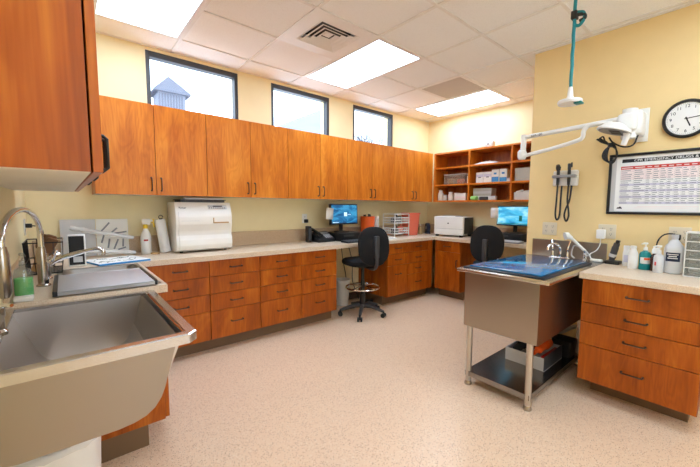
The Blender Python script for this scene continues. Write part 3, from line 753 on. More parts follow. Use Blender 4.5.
# control panel on the sloping top of the front
mm = frame_mtx((.36, .026, .418), (1, 0, 0), (0, .4, .917))
B().box(-.085, .085, -.019, .019, 0, .003, .003, 2, mm).obj('control_panel', 'lgrey', t)
b_ = B().box(-.04, .045, .002, .013, .0032, .0042, 0, 1, mm)
for k in range(9): b_.box(-.075+k*.017, -.066+k*.017, -.013, -.005, .0032, .0042, 0, 1, mm)
b_.obj('display', 'dgrey', t, smooth=0)
text('Ritter', .026, frame_mtx((.06, .0235, .41), (1, 0, 0), (0, .4, .917)) @ Matrix.Translation((0, 0, .003)), 'brand_lettering', 'ink', t)
B().box(.31, .45, -.022, .0, .268, .280, .003).box(.31, .316, -.022, 0, .268, .32, .002).obj('door_handle', 'tan', t)
B().box(.04, .19, -.0135, -.0122, .292, .2945).obj('door_stripe', 'lgrey', t, smooth=0)
for x in (.05, W-.05):
    for y in (.07, .3): B().cyl((x, y, .0), (x, y, .014), .014, n=12).obj('foot', 'black', t)
t = thing('instrument_tray', 'shallow dark tray resting on top of the autoclave', 'tray', (.98, 3.56, CB+.4635))
b_ = B(); b_.box(-.19, .19, -.12, .12, 0, .004).box(-.19, .19, -.12, -.116, .004, .02).box(-.19, .19, .116, .12, .004, .02).box(-.19, -.186, -.116, .116, .004, .02).box(.186, .19, -.116, .116, .004, .02)
b_.box(-.2, .2, -.13, .13, .02, .026).obj('tray', 'dgrey', t, smooth=0)
B().box(-.16, .17, -.135, -.05, .0262, .04, .003).obj('lid', 'lgrey', t)

# outlets
def outlet(label, loc, rz, gangs=1, mt='white', plug=None):
    t = thing('wall_outlet', label, 'outlet', loc, rz)
    w_ = .062 if gangs > 1 else .036
    B().box(-w_, w_, -.006, 0, -.058, .058, .002).obj('cover_plate', mt, t)
    for g_ in range(gangs):
        x = 0 if gangs == 1 else (g_-.5)*.055
        for z in (-.022, .022):
            b_ = B()
            for q in (-.007, .005): b_.box(x+q, x+q+.0025, -.0066, -.006, z-.002, z+.008)
            b_.cyl((x, -.0066, z-.01), (x, -.006, z-.01), .0028, n=8)
            b_.obj('socket', 'dgrey', t, smooth=0)
    return t
outlet('single outlet on the window wall with a black plug', (2.247, YB-.001, 1.165), 0)
t = thing('power_plug', 'black power plug in the outlet by the black speaker', 'plug', (2.255, YB-.0075, 1.135))
B().box(-.022, .022, -.04, 0, -.022, .022, .006).obj('body', 'black', t)
outlet('cream outlet on the left wall with a black plug, above the dish rack', (XL+.001, 3.45, 1.155), PI/2, mt='cream')
t = thing('power_plug', 'black plug with a curled cord on the left wall outlet', 'plug', (XL+.0075, 3.45, 1.165))
B().box(0, .035, -.014, .014, -.015, .015, .005).obj('body', 'black', t)
B().tube(smoothpath([(.03, 0, 0), (.075, -.01, -.01), (.09, -.03, -.06), (.06, -.04, -.12)], 6), .004, 8).obj('cord', 'black', t)
outlet('double outlet under the otoscope unit on the yellow wall', (XP-.001, 1.235, 1.135), -PI/2, 2, 'almond')
outlet('double outlet on the yellow wall holding the white adapter', (XP-.001, .785, 1.135), -PI/2, 2, 'almond')
outlet('double outlet on the yellow wall behind the jug and drawer organizer', (XP-.001, .335, 1.135), -PI/2, 2, 'almond')

# ------------------------------------------------------------------ desk on the window wall
t = thing('speaker', 'slim black speaker standing beside the telephone', 'speaker', (2.185, 3.56, CB))
B().box(-.02, .028, -.035, .04, .001, .195, .008).obj('cabinet', 'black', t); B().box(-.013, .021, -.0365, -.0352, .02, .17).obj('grille', 'dgrey', t, smooth=0)
t = thing('telephone', 'black desk telephone with a corded handset', 'telephone', (2.37, 3.55, CB), .1)
B().prism([(-.11, .0), (.1, .0), (.1, .11), (.06, .12), (-.11, .035)], 'x', -.13, .13, .006).obj('base', 'black', t)
sl = frame_mtx((.05, -.03, .078), (1, 0, 0), (0, .89, .447))
b_ = B()
for i in range(4):
    for j in range(4): b_.box(-.05+i*.028, -.03+i*.028, -.06+j*.02, -.047+j*.02, .0, .004, .0015, 1, sl)
b_.obj('keypad', 'lgrey', t); B().box(-.05, .06, .035, .075, .0, .004, .001, 1, sl).obj('display', 'grey', t)
B().tube([(-.09, -.1, .075), (-.09, -.07, .098), (-.09, .02, .135), (-.09, .075, .15), (-.09, .1, .14)], [.026, .021, .016, .021, .026], 12).obj('handset', 'black', t)
B().tube([(-.13+.006*math.cos(k*1.6), -.1+.004*k*.3, .02+.006*math.sin(k*1.6)+.001*k) for k in range(40)], .003, 6).obj('handset_cord', 'black', t)

def monitor(label, loc, rz, scr, note_at, pedestal=.2):
    t = thing('monitor', label, 'monitor', loc, rz)
    w_, z0, z1 = .225, pedestal, pedestal+.262
    tilt = Matrix.Translation((0, 0, z0)) @ Matrix.Rotation(-.06, 4, 'X') @ Matrix.Translation((0, 0, -z0))
    B().box(-w_, w_, -.012, .03, z0, z1, .005, 2, tilt).obj('housing', 'black', t)
    s_ = B().box(-w_+.014, w_-.014, -.0135, -.0122, z0+.018, z1-.014, 0, 1, tilt).obj('screen', scr, t, smooth=0)
    B().tube([(0, .03, z0+.1), (0, .07, z0+.06), (0, .07, .0)], [.03, .028, .025], 12).obj('stand', 'black', t)
    B().lathe([(0, 0), (.1, 0), (.1, .008), (.03, .016), (0, .016)], (0, .06, 0)).obj('base', 'black', t)
    return t, s_, tilt
PCZ = CB+.105
t, s_, tilt = monitor('black monitor with a dark blue desktop picture, facing the first chair', (2.68, 3.49, PCZ+.001), .05, 'scr1', 0, .10)
b_ = B()
for i in (0, 1):
    for j in (0, 1): b_.box(-.012+i*.026, .012+i*.026, -.015, -.0138, .205+j*.026, .229+j*.026, 0, 1, tilt)
b_.box(.05, .10, -.015, -.0138, .224, .23, 0, 1, tilt).box(-.2, -.1, -.015, -.0138, .124, .13, 0, 1, tilt)
b_.obj('screen_icons', 'logo', s_, smooth=0)
def note(label, loc, rz, tilt=.1):
    t = B(); t.sheet([[(x, -.0008*((z-.07)*60)**2*.02, z) for x in (-.055, 0, .055)] for z in (0, .05, .1, .14)])
    o = t.obj('paper_note', 'paper', loc=loc, fix=False); o.rotation_euler = (0, tilt, rz)
    so = o.modifiers.new('thickness', 'SOLIDIFY'); so.thickness = .001
    tag(o, label, 'note')
note('white paper note stuck to the corner of the dark blue monitor', (2.43, 3.468, 1.162), .05, .08)
t = thing('desktop_computer', 'black desktop computer lying flat under the dark blue monitor', 'computer', (2.72, 3.5, CB), .02)
B().box(-.19, .19, -.16, .18, .004, .105, .004).obj('case', 'black', t)
b_ = B().box(-.17, .0, -.1615, -.1605, .06, .085).box(.06, .1, -.1615, -.1605, .04, .05); b_.obj('drive_slots', 'dgrey', t, smooth=0)
B().cyl((.15, -.1615, .06), (.15, -.16, .06), .01, n=12).obj('power_button', 'grey', t)
for x in (-.16, .16): B().box(x-.015, x+.015, -.14, .16, 0, .0042).obj('foot', 'rubber', t, smooth=0)
def keyboard(label, loc, rz, key='dgrey', kc='black'):
    t = thing('keyboard', label, 'keyboard', loc, rz)
    B().prism([(-.07, 0), (.07, 0), (.07, .026), (-.07, .014)], 'x', -.21, .21, .003).obj('case', kc, t)
    b_ = B(); sl = frame_mtx((0, 0, .0205), (1, 0, 0), (0, .996, .0857))
    for j in range(5):
        for i in range(17): b_.box(-.197+i*.0232, -.178+i*.0232, -.058+j*.0235, -.04+j*.0235, 0, .005, .0015, 1, sl)
    b_.obj('keys', key, t)
keyboard('black keyboard on the worktop before the dark blue monitor', (2.69, 3.235, CB+.0005), .03)
t = thing('orange_bin', 'orange container with black things sticking out, behind the chair', 'container', (3.14, 3.56, CB))
B().lathe([(0, .001), (.092, .001), (.102, .30), (.095, .30), (.087, .01), (0, .01)]).obj('body', 'orange', t)
for k, (x, y, h_) in enumerate(((-.04, .02, .325), (.0, -.03, .335), (.045, .01, .32))):
    tag(B().tube([(3.14+x*.7, 3.56+y*.7, CB+.012), (3.14+x, 3.56+y, CB+h_)], [.014, .02], 10).obj('marker', 'black'), ['black pen leaning furthest to the window side of the orange container', 'tallest black pen standing in the orange container', 'black pen nearest the white binder in the orange container'][k], 'pen', 'pens in the orange container')
t = thing('binder', 'white binder standing behind the orange container', 'binder', (3.29, 3.62, CB), .1)
B().box(-.025, .025, -.1, .1, .001, .3, .003).obj('cover', 'white', t); B().box(-.018, .018, -.095, -.1012, .03, .27).obj('spine_label', 'lgrey', t, smooth=0)
for k, lb in enumerate(('lowest sheaf of white paper beside the wire rack', 'upper sheaf of white paper beside the wire rack')):
    tag(B().box(3.27-.09, 3.27+.10, 3.22, 3.48, CB+.0005+k*.011, CB+.0105+k*.011, 0, 1).obj('paper_stack', 'paper', smooth=0), lb, 'paper')
# two-tier white rack
t = thing('desk_rack', 'white two-tier wire rack holding black supplies', 'rack', (3.67, 3.52, CB), .08)
b_ = B(); X, Y = .165, .11
for x in (-X, X):
    for y in (-Y, Y): b_.cyl((x, y, 0), (x, y, .33), .007, n=8)
for z in (.045, .2):
    for dz in (0, .04, .08):
        b_.tube([(-X, -Y, z+dz), (X, -Y, z+dz), (X, Y, z+dz), (-X, Y, z+dz)], .005, 6, closed=True)
    for k in range(13): b_.tube([(-X+2*X*k/12, -Y, z+.08), (-X+2*X*k/12, -Y, z), (-X+2*X*k/12, Y, z), (-X+2*X*k/12, Y, z+.08)], .003, 5)
    for s_ in (-1, 1):
        for k in range(7): b_.tube([(s_*X, -Y+2*Y*k/6, z+.08), (s_*X, -Y+2*Y*k/6, z)], .003, 5)
b_.tube([(-X, -Y, .33), (X, -Y, .33), (X, Y, .33), (-X, Y, .33)], .006, 6, closed=True)
b_.obj('frame', 'white', t)
def gadget(label, loc, rz, s_=(.05, .035, .03), mt='black'):
    t = thing('hand_scanner', label, 'device', loc, rz)
    B().box(-s_[0], s_[0], -s_[1], s_[1], 0, s_[2], .01, 3).obj('body', mt, t)
    B().tube([(s_[0]*.6, 0, s_[2]*.6), (s_[0]*1.3, .01, s_[2]*.9), (s_[0]*1.7, .02, s_[2]*1.4)], [.012, .011, .009], 8).obj('handle', mt, t)
gadget('black gadget in the upper basket, nearer the orange container', (3.60, 3.50, CB+.2095), .4, (.045, .04, .075))
gadget('black gadget in the upper basket, nearer the coral bin', (3.73, 3.53, CB+.2095), 1.1, (.04, .035, .085))
gadget('black gadget in the lower basket of the white rack', (3.62, 3.50, CB+.0545), .1, (.045, .045, .07))
gadget('red gadget in the lower basket of the white rack', (3.765, 3.53, CB+.0545), .2, (.035, .04, .085), 'coral')
t = thing('sharps_container', 'coral red tapered bin beside the white rack', 'container', (4.035, 3.56, CB))
b_ = B(); q = lambda s_, z: [(-.105*s_, -.085*s_, z), (.105*s_, -.085*s_, z), (.105*s_, .085*s_, z), (-.105*s_, .085*s_, z)]
L0 = [rr(-.1*s_, .1*s_, -.085*s_, .085*s_, .03, z) for s_, z in ((.94, .001), (1.0, .05), (1.2, .33))]
V = [[b_.bm.verts.new(p) for p in l] for l in L0]; n = len(V[0])
for A, D_ in zip(V, V[1:]):
    for k in range(n): b_.bm.faces.new((A[k], A[(k+1) % n], D_[(k+1) % n], D_[k]))
b_.bm.faces.new(V[0]); b_.bm.faces.new(V[-1]); b_.obj('body', 'coral', t)
b_ = B(); L0 = [rr(-.126, .126, -.108, .108, .03, z) for z in (.328, .345)]
V = [[b_.bm.verts.new(p) for p in l] for l in L0]
for k in range(n): b_.bm.faces.new((V[0][k], V[0][(k+1) % n], V[1][(k+1) % n], V[1][k]))
b_.bm.faces.new(V[1]); b_.bm.faces.new(V[0]); b_.obj('lid', 'coral', t)
t = thing('tape_dispenser', 'dark blue roll dispenser in the worktop corner beside the printer', 'dispenser', (4.45, 3.55, CB), -.6)
B().prism([(-.07, 0), (.07, 0), (.06, .05), (-.05, .05)], 'x', -.03, .03, .004).obj('base', 'navy', t)
B().cyl((-.025, 0, .1), (.025, 0, .1), .075, n=28).obj('roll', 'navy', t); B().cyl((-.027, 0, .1), (.027, 0, .1), .03, n=20).obj('core', 'lgrey', t)
bottle('small_bottle', 'small tan bottle in the corner beside the dark blue dispenser', (4.30, 3.58, CB), .035, .15, 'tan', 'white')

# laser printer on the far worktop
t = thing('laser_printer', 'white and black laser printer in the worktop corner', 'printer', (4.185, 3.215, CB), -R(80))
# local: x across the front (0..0.4), front faces -y
B().box(0, .46, .0, .19, .028, .30, .012, 3).box(.0, .46, .19, .385, .25, .302, .01, 2).obj('front_body', 'white', t)
B().box(.002, .458, .185, .385, .028, .25, .006).obj('rear_body', 'dgrey', t)
B().box(.455, .464, .05, .38, .045, .285, .003).obj('side_cover', 'black', t)
b_ = B().box(.02, .44, -.003, .002, .03, .115, .003); b_.obj('paper_tray', 'white', t)
B().box(.0, .46, -.001, .001, .118, .121).obj('tray_seam', 'grey', t, smooth=0)
B().box(.08, .38, .1, .3, .303, .309, .002).obj('output_tray', 'lgrey', t)
B().box(.33, .43, .02, .07, .30, .306, .002).obj('control_panel', 'dgrey', t)
B().cyl((.23, -.001, .2), (.23, .003, .2), .011, n=16).obj('round_emblem', 'dgrey', t)
for x in (.04, .42):
    for y in (.04, .36): B().box(x-.02, x+.02, y-.02, y+.02, 0, .03).obj('foot', 'black', t, smooth=0)

# second desk
PCX = 4.36
t = thing('desktop_computer', 'black desktop computer lying flat under the sky blue monitor', 'computer', (4.42, 2.08, CB), -PI/2)
B().box(-.19, .19, -.16, .2, .004, .105, .004).obj('case', 'black', t)
B().box(-.17, .0, -.1615, -.1605, .06, .085).obj('drive_slots', 'dgrey', t, smooth=0)
for x in (-.16, .16): B().box(x-.015, x+.015, -.14, .16, 0, .0042).obj('foot', 'rubber', t, smooth=0)
t, s_, tilt = monitor('black monitor with a bright sky blue picture on the far desk', (4.37, 2.075, PCZ+.001), -PI/2, 'scr2', 0, .095)
b_ = B(); b_.box(.08, .12, -.015, -.0138, .16, .23, 0, 1, tilt).box(-.2, .2, -.015, -.0138, .118, .13, 0, 1, tilt)
b_.obj('screen_picture', 'teal', s_, smooth=0)
note('white paper note stuck to the corner of the sky blue monitor', (4.345, 2.325, 1.18), -PI/2, 0)
keyboard('grey keyboard on the far desk before the sky blue monitor', (4.14, 2.06, CB+.0005), -PI/2, 'lgrey', 'grey')

# ------------------------------------------------------------------ supplies on the open shelves (y falls towards the partition)
def carton(name, label, loc, w_, d_, h_, mt, bandm=None, cat='box', group=None, rz=-PI/2, lid=True):
    t = thing(name, label, cat, loc, rz, group)
    B().box(-w_/2, w_/2, -d_/2, d_/2, 0, h_, .0015, 1).obj('body', mt, t, smooth=0)
    if lid: B().box(-w_/2+.004, w_/2-.004, -.001, .001, h_+.0001, h_+.0008).obj('tape', 'tan' if mt == 'card' else 'lgrey', t, smooth=0)
    if bandm: B().box(-w_/2+.003, w_/2-.003, -d_/2-.0012, -d_/2-.0002, h_*bandm[1], h_*bandm[2]).obj('printed_label', bandm[0], t, smooth=0)
    return t
t = thing('storage_tub', 'clear plastic tub with orange contents on the middle shelf', 'tub', (4.475, 3.005, SZ[1]), -PI/2)
b_ = B(); w_, d_, h_ = .185, .1, .14
b_.box(-w_, w_, -d_, d_, .001, .005).box(-w_, w_, -d_, -d_+.004, .005, h_).box(-w_, w_, d_-.004, d_, .005, h_).box(-w_, -w_+.004, -d_+.004, d_-.004, .005, h_).box(w_-.004, w_, -d_+.004, d_-.004, .005, h_)
b_.obj('tub', 'clearp', t, smooth=0); B().box(-w_-.005, w_+.005, -d_-.005, d_+.005, h_, h_+.012, .003).obj('lid', 'lgrey', t)
tag(B().box(-.05, .05, -.07, .07, 0, .075, .02, 3).obj('orange_bag', 'orange', loc=(4.475, 2.93, SZ[1]+.0055)), 'orange bag inside the clear plastic tub', 'bag')
tag(B().box(-.08, .08, -.06, .06, 0, .085, .015, 3).obj('brown_bag', 'tan', loc=(4.475, 3.08, SZ[1]+.0055)), 'brown bag inside the clear plastic tub', 'bag')
carton('supply_box', 'narrow white box beside the clear plastic tub', (4.44, 2.775, SZ[1]), .035, .12, .11, 'white')
bottle('pill_bottle', 'tall white bottle at the window end of the bottom shelf', (4.42, 3.278, SZ[0]), .045, .16, 'white', 'white', .6)
bottle('pill_bottle', 'short white jar beside the tall white bottle on the bottom shelf', (4.42, 3.195, SZ[0]), .032, .088, 'white', 'lgrey', .8, .2, .18)
bottle('pill_bottle', 'white bottle next to the white boxes on the bottom shelf', (4.42, 3.09, SZ[0]), .041, .128, 'white', 'white', .7)
carton('supply_box', 'narrow upright white box behind the bottles on the bottom shelf', (4.47, 3.005, SZ[0]), .05, .1, .115, 'white')
carton('supply_box', 'wide white box of red print on the bottom shelf', (4.43, 2.885, SZ[0]), .18, .13, .105, 'white', ('pinkp', .3, .6))
# bay two
b_ = B(); rnd = random.Random(2)
g = [[(4.36+.24*i/8, 2.32+.39*j/14, SZ[2]+.002+.055*math.sin(PI*i/8)**.6*math.sin(PI*j/14)**.6*(.75+.25*rnd.random())) for j in range(15)] for i in range(9)]
b_.sheet(g); b_.sheet([[(4.36+.24*i, 2.32+.39*j, SZ[2]+.001) for j in (0, 1)] for i in (0, 1)])
tag(b_.obj('plastic_bag', 'paper', fix=False), 'flat white plastic bag on the top shelf', 'bag')
for k, (y, mt, bd, lb) in enumerate(((2.588, 'white', ('lilac', .55, .8), 'white box with a grey label, first of the row of four'), (2.468, 'white', ('lilac', .55, .8), 'white box with a grey label, second of the row of four'),
        (2.357, 'white', ('bluep', .04, .42), 'white and blue box, third of the row of four'), (2.243, 'white', ('bluep', .04, .36), 'white and blue box, last of the row of four'))):
    t = carton('medicine_box', lb+' on the middle shelf', (4.43, y, SZ[1]), .114 if k < 2 else .104, .1, .148 if k < 2 else .172, mt, bd)
    B().box(-.02, .02, -.0515, -.0502, .07 if k < 2 else .105, .085 if k < 2 else .13).obj('printed_text', 'greyink' if k < 2 else 'bluep', t, smooth=0)
carton('supply_box', 'tiny pale box beside the white and blue boxes', (4.41, 2.162, SZ[1]), .04, .06, .05, 'lgrey')
for k, (mt, lb) in enumerate((('paper', 'lower flat paper box under the grey carton on the bottom shelf'),)):
    carton('supply_box', lb, (4.46, 2.55, SZ[0]), .27, .14, .058, mt)
carton('supply_box', 'grey green carton on top of the flat paper box', (4.46, 2.55, SZ[0]+.0592), .28, .14, .11, 'card', ('lgrey', .3, .6))
tag(B().box(-.04, .04, -.05, .05, 0, .058, .018, 3).obj('green_pouch', 'greenp', loc=(4.36, 2.65, SZ[0])), 'pale green pouch at the front of the bottom shelf', 'pouch')
tag(B().box(-.03, .03, -.06, .06, 0, .05, .008, 2).obj('black_case', 'dgrey', loc=(4.36, 2.5, SZ[0])), 'dark case at the front of the bottom shelf', 'case')
tag(B().box(-.03, .03, -.055, .055, 0, .056, .008, 2).obj('grey_case', 'lgrey', loc=(4.37, 2.375, SZ[0])), 'light grey case at the front of the bottom shelf', 'case')
# bay three
carton('supply_box', 'grey carton on the middle shelf nearest the partition', (4.44, 1.93, SZ[1]), .29, .16, .165, 'card')
b_ = B(); L0 = [rr(-.085, .085, -.17, .17, .03, z) for z in (.001, .1)]; 
t = thing('supply_tub', 'pale plastic tub full of packets on the bottom shelf by the partition', 'tub', (4.44, 1.915, SZ[0]))
V = [[b_.bm.verts.new(p) for p in l] for l in L0]; n = len(V[0])
for k in range(n): b_.bm.faces.new((V[0][k], V[0][(k+1) % n], V[1][(k+1) % n], V[1][k]))
b_.bm.faces.new(V[0]); b_.obj('tub', 'frost', t, fix=False)
b_ = B(); rnd = random.Random(9)
for k in range(9): b_.box(-.03, .03, -.045, .045, -.01, .01, .008, 2, Matrix.Translation((rnd.uniform(-.035, .035), -.11+.028*k, .1+rnd.uniform(-.02, .02))) @ Matrix.Rotation(rnd.uniform(-.5, .5), 4, 'X') @ Matrix.Rotation(rnd.uniform(-.6, .6), 4, 'Z'))
o = b_.obj('packets', 'paper', t); o['kind'] = 'stuff'
# on top of the shelf unit
tag(B().box(-.06, .06, -.13, .13, 0, .06, .012, 2).obj('folded_towel', 'white', loc=(4.42, 2.64, UT+.0005)), 'folded white towel on top of the open shelves', 'towel')
t = thing('white_device', 'small white device with a dark round eye on top of the open shelves', 'device', (4.40, 2.455, UT), -PI/2)
B().box(-.05, .05, -.03, .04, .0005, .085, .01, 2).obj('body', 'white', t)
B().cyl((-.015, -.032, .045), (-.015, -.0305, .045), .017, n=16).cyl((.03, -.032, .045), (.03, -.0305, .045), .006, n=10).obj('eye', 'grey', t)

# ------------------------------------------------------------------ drafting chairs
def chair(name, label, loc, rz, seat=.60, bh=.27):
    """local: faces +y"""
    t = thing(name, label, 'chair', loc, rz)
    b_ = B()
    def pad(b_, w_, l_, th, z, round_, mtx=None, bulge=.012):
        n = 36
        def outl(k, s_):
            a = 2*PI*k/n; e = 2/round_
            c, s2 = math.cos(a), math.sin(a)
            return (s_*w_*math.copysign(abs(c)**e, c), s_*l_*math.copysign(abs(s2)**e, s2))
        prof = [(.0, -th/2), (.9, -th/2), (.98, -th*.3), (1.0, 0), (.98, th*.3), (.88, th/2), (.5, th/2+bulge), (.0, th/2+bulge)]
        Vr = []
        for s_, dz in prof:
            if s_ == 0: Vr.append([b_.bm.verts.new((mtx or Matrix()) @ Vector((0, 0, z+dz)))])
            else: Vr.append([b_.bm.verts.new((mtx or Matrix()) @ Vector((*outl(k, s_), z+dz))) for k in range(n)])
        for A, D_ in zip(Vr, Vr[1:]):
            for k in range(n):
                q = (k+1) % n
                if len(A) == 1: b_.bm.faces.new((A[0], D_[q], D_[k]))
                elif len(D_) == 1: b_.bm.faces.new((A[k], A[q], D_[0]))
                else: b_.bm.faces.new((A[k], A[q], D_[q], D_[k]))
    pad(b_, .235, .225, .07, seat, 3.0); b_.obj('seat', 'blackm', t)
    bm_ = Matrix.Translation((0, -.25, seat+bh)) @ Matrix.Rotation(R(90)-.1, 4, 'X')
    b_ = B(); pad(b_, .205, .225, .06, 0, 2.5, bm_, .01); b_.obj('backrest', 'blackm', t)
    b_ = B(); b_.tube(smoothpath([(0, .02, seat-.05), (0, -.2, seat-.06), (0, -.29, seat-.03), (0, -.315, seat+.05), (0, -.305, seat+.2), (0, -.292, seat+.30)], 5), [.022]*31, 8)
    b_.box(-.03, .03, -.325, -.285, seat+.08, seat+.33, .008, 2); b_.obj('back_bracket', 'dgrey', t)
    B().box(-.1, .1, -.1, .1, seat-.06, seat-.036, .004).obj('seat_plate', 'black', t)
    B().tube(smoothpath([(.1, .02, seat-.05), (.2, .02, seat-.055), (.265, .02, seat-.05)], 4), .008, 8).obj('lift_lever', 'black', t)
    B().lathe([(0, .10), (.036, .10), (.034, .25), (.026, .26), (.026, .42), (.02, .43), (.02, seat-.055), (0, seat-.055)]).obj('column', 'black', t)
    b_ = B(); b_.tube([(.205*math.cos(2*PI*k/40), .205*math.sin(2*PI*k/40), .345) for k in range(40)], .011, 10, closed=True); ring_ = b_.obj('foot_ring', 'chrome', t)
    for k in range(4):
        a = k*PI/2+.4; B().tube([(.028*math.cos(a), .028*math.sin(a), .36), (.2*math.cos(a), .2*math.sin(a), .347)], .007, 8).obj('spoke', 'chrome', ring_)
    for k in range(5):
        a = 2*PI*k/5+.3; c, s_ = math.cos(a), math.sin(a)
        B().tube([(.02*c, .02*s_, .115), (.12*c, .12*s_, .115), (.23*c, .23*s_, .085), (.275*c, .275*s_, .07)], [.026, .024, .019, .016], 10).obj('leg', 'dgrey', t)
        b_ = B(); u = Vector((-s_, c, 0)); p = Vector((.275*c, .275*s_, 0))
        for e in (-.019, .019): b_.cyl(p+u*(e-.009)+Vector((0, 0, .027)), p+u*(e+.009)+Vector((0, 0, .027)), .027, n=18)
        b_.cyl(p+Vector((0, 0, .03)), p+Vector((0, 0, .075)), .011, n=10).cyl(p-u*.026+Vector((0, 0, .027)), p+u*.026+Vector((0, 0, .027)), .006, n=8)
        b_.obj('caster', 'black', t)
    B().cyl((0, 0, .09), (0, 0, .14), .042, .036, 20).obj('hub', 'dgrey', t)
    return t
chair('drafting_chair', 'black drafting chair at the dark blue monitor, chrome foot ring', (2.67, 3.11, 0), R(-10), .66, .21)
c2 = chair('drafting_chair', 'black drafting chair at the far desk behind the steel tub table', (3.98, 2.11, 0), -PI/2+.12, .62)
B().box(.13, .165, -.2885, -.2865, .70, .735).obj('white_tag', 'lgrey', c2, smooth=0)

# waste bin and cords under the desk
t = thing('waste_bin', 'small white waste bin under the desk beside the drafting chair', 'bin', (2.735, 3.60, 0))
B().lathe([(0, .001), (.075, .001), (.10, .34), (.105, .345), (.097, .345), (.072, .008), (0, .008)]).obj('body', 'white', t)
B().lathe([(.101, .32), (.107, .34), (.103, .352), (.094, .34), (.091, .28)]).obj('liner', 'paper', t)
outlet('black outlet box under the desk by the window wall', (2.60, YB-.001, .68), 0, 1, 'black')
for k, (pts, lb) in enumerate((([(2.62, 3.725, .69), (2.66, 3.70, .5), (2.62, 3.69, .3), (2.62, 3.7, .12), (2.56, 3.7, .011)], 'black power cord hanging from the outlet under the desk'),
        ([(2.78, 3.70, .84), (2.80, 3.68, .6), (2.86, 3.70, .4), (2.9, 3.71, .2), (2.98, 3.715, .011)], 'black computer cord looping down under the desk beside the outlet cord'),
        ([(2.9, 3.71, .84), (2.97, 3.69, .55), (2.96, 3.67, .3), (3.02, 3.66, .12), (3.07, 3.66, .011)], 'black cord under the desk nearest the drawer stacks'))):
    tag(B().tube(smoothpath(pts, 8), .005, 8).obj('hanging_cable', 'black'), lb, 'cable', 'cords under the desk')
t = thing('power_strip', 'black power strip on the floor under the desk', 'power strip', (2.97, 3.45, 0))
B().box(-.16, .16, -.03, .03, .001, .04, .006).obj('body', 'black', t)
b_ = B()
for k in range(6): b_.box(-.135+k*.045, -.11+k*.045, -.012, .012, .04, .0412)
b_.obj('sockets', 'dgrey', t, smooth=0)

# ------------------------------------------------------------------ tub table
t = thing('tub_table', 'stainless steel wet exam table with deep tub and lower shelf, against the yellow wall', 'exam table', (0, 0, 0))
DX0, DX1, DY0, DY1, DZ = 2.120, XP-.003, .77, 1.412, .883
d = B(); d.box(DX0, DX1-.016, DY0, DY1, DZ-.022, DZ, .003, 2); d.obj('deck', 'steelr', t)
B().box(DX1-.016, DX1, DY0+.005, DY1-.035, DZ-.02, 1.035, .003, 1).obj('backsplash', 'steel', t, smooth=0)
b_ = B(); b_.prism([(DX0+.055, DZ-.022), (DX0+.055, .455), (DX0+.07, .447), (3.22, .447), (3.24, .455), (3.24, DZ-.022)], 'y', .845, 1.376, .002); b_.obj('tub', 'steel', t, smooth=20)
for x in (2.205, 3.18):
    for y in (.897, 1.340):
        lg = B().cyl((x, y, .012), (x, y, .449), .0215, n=20).obj('leg', 'steelv', t)
        B().lathe([(0, 0), (.026, 0), (.028, .006), (.025, .016), (.0215, .03)], (x, y, 0)).obj('foot', 'nickel', lg)
b_ = B(); b_.box(2.19, 3.19, .885, 1.352, .098, .106).box(2.186, 2.192, .883, 1.354, .07, .106).box(3.188, 3.194, .883, 1.354, .07, .106).box(2.19, 3.19, .881, .887, .07, .106).box(2.19, 3.19, 1.35, 1.356, .07, .106)
b_.obj('lower_shelf', steel('dark_steel', (150, 146, 142), .22), t, smooth=0)
B().tube(smoothpath([(3.14, 1.07, .446), (3.14, 1.07, .3), (3.17, 1.04, .25), (3.24, 1.0, .27), (3.33, .97, .28)], 6), .018, 12).obj('drain_pipe', 'lgrey', t)
t = thing('tub_cover', 'glossy dark blue cover panel lying on the steel tub table', 'cover', (0, 0, DZ+.0006))
B().box(2.165, 3.10, .815, 1.388, 0, .009, .003).obj('rim', 'matd', t)
B().box(2.205, 3.06, .850, 1.358, .009, .020, .003).obj('panel', 'mat', t)
# faucets on the deck
t = thing('deck_faucet', 'chrome two-lever faucet at the back of the tub table', 'faucet', (3.235, 1.10, DZ), 0)
B().box(-.028, .028, -.085, .085, .0005, .014, .005).obj('base_plate', 'chrome', t)
B().tube(smoothpath([(0, 0, .012), (0, 0, .08), (-.02, .01, .115), (-.07, .035, .13), (-.11, .055, .11), (-.12, .06, .075)], 6), [.013]*8+[.011]*23, 12).obj('spout', 'chrome', t)
for s_ in (-1, 1):
    b_ = B().cyl((0, s_*.06, .012), (0, s_*.06, .06), .015, .012, 14)
    b_.tube(smoothpath([(0, s_*.06, .055), (-.004, s_*.062, .09), (.012, s_*.075, .155)], 5), [.009]*6+[.006]*5, 8); b_.obj('lever', 'chrome', t)
t = thing('spray_wand', 'white hand sprayer on a chrome mount beside the two-lever faucet', 'sprayer', (3.235, .905, DZ), 0)
B().lathe([(0, .0005), (.02, .0005), (.02, .012), (.013, .02), (.013, .06), (.017, .07), (.017, .085), (0, .09)]).obj('mount', 'chrome', t)
b_ = B(); b_.tube(smoothpath([(0, -.0, .08), (-.01, .05, .13), (-.02, .11, .19)], 6), [.012]*13, 12).tube([(-.02, .10, .185), (-.025, .135, .205), (-.04, .15, .20)], [.013, .03, .034], 16); b_.obj('handle', 'white', t)
B().tube(smoothpath([(0, -.005, .04), (-.02, -.03, .06), (.0, .02, .1), (.01, .09, .12), (.02, .11, .04), (.03, .09, .010)], 6), .006, 8).obj('hose', 'lgrey', t)
t = thing('plug_adapter', 'white plug adapter on the double outlet, its cord reaching the table', 'plug', (XP-.0075, .82, 1.125))
B().box(-.045, 0, -.03, .03, -.05, .025, .006).obj('body', 'white', t)
B().tube(smoothpath([(-.025, 0, -.05), (-.03, .0, -.1), (-.04, .02, -.15), (-.06, .06, -.185), (-.08, .04, -.228)], 6), .0042, 8).obj('cord', 'white', t)
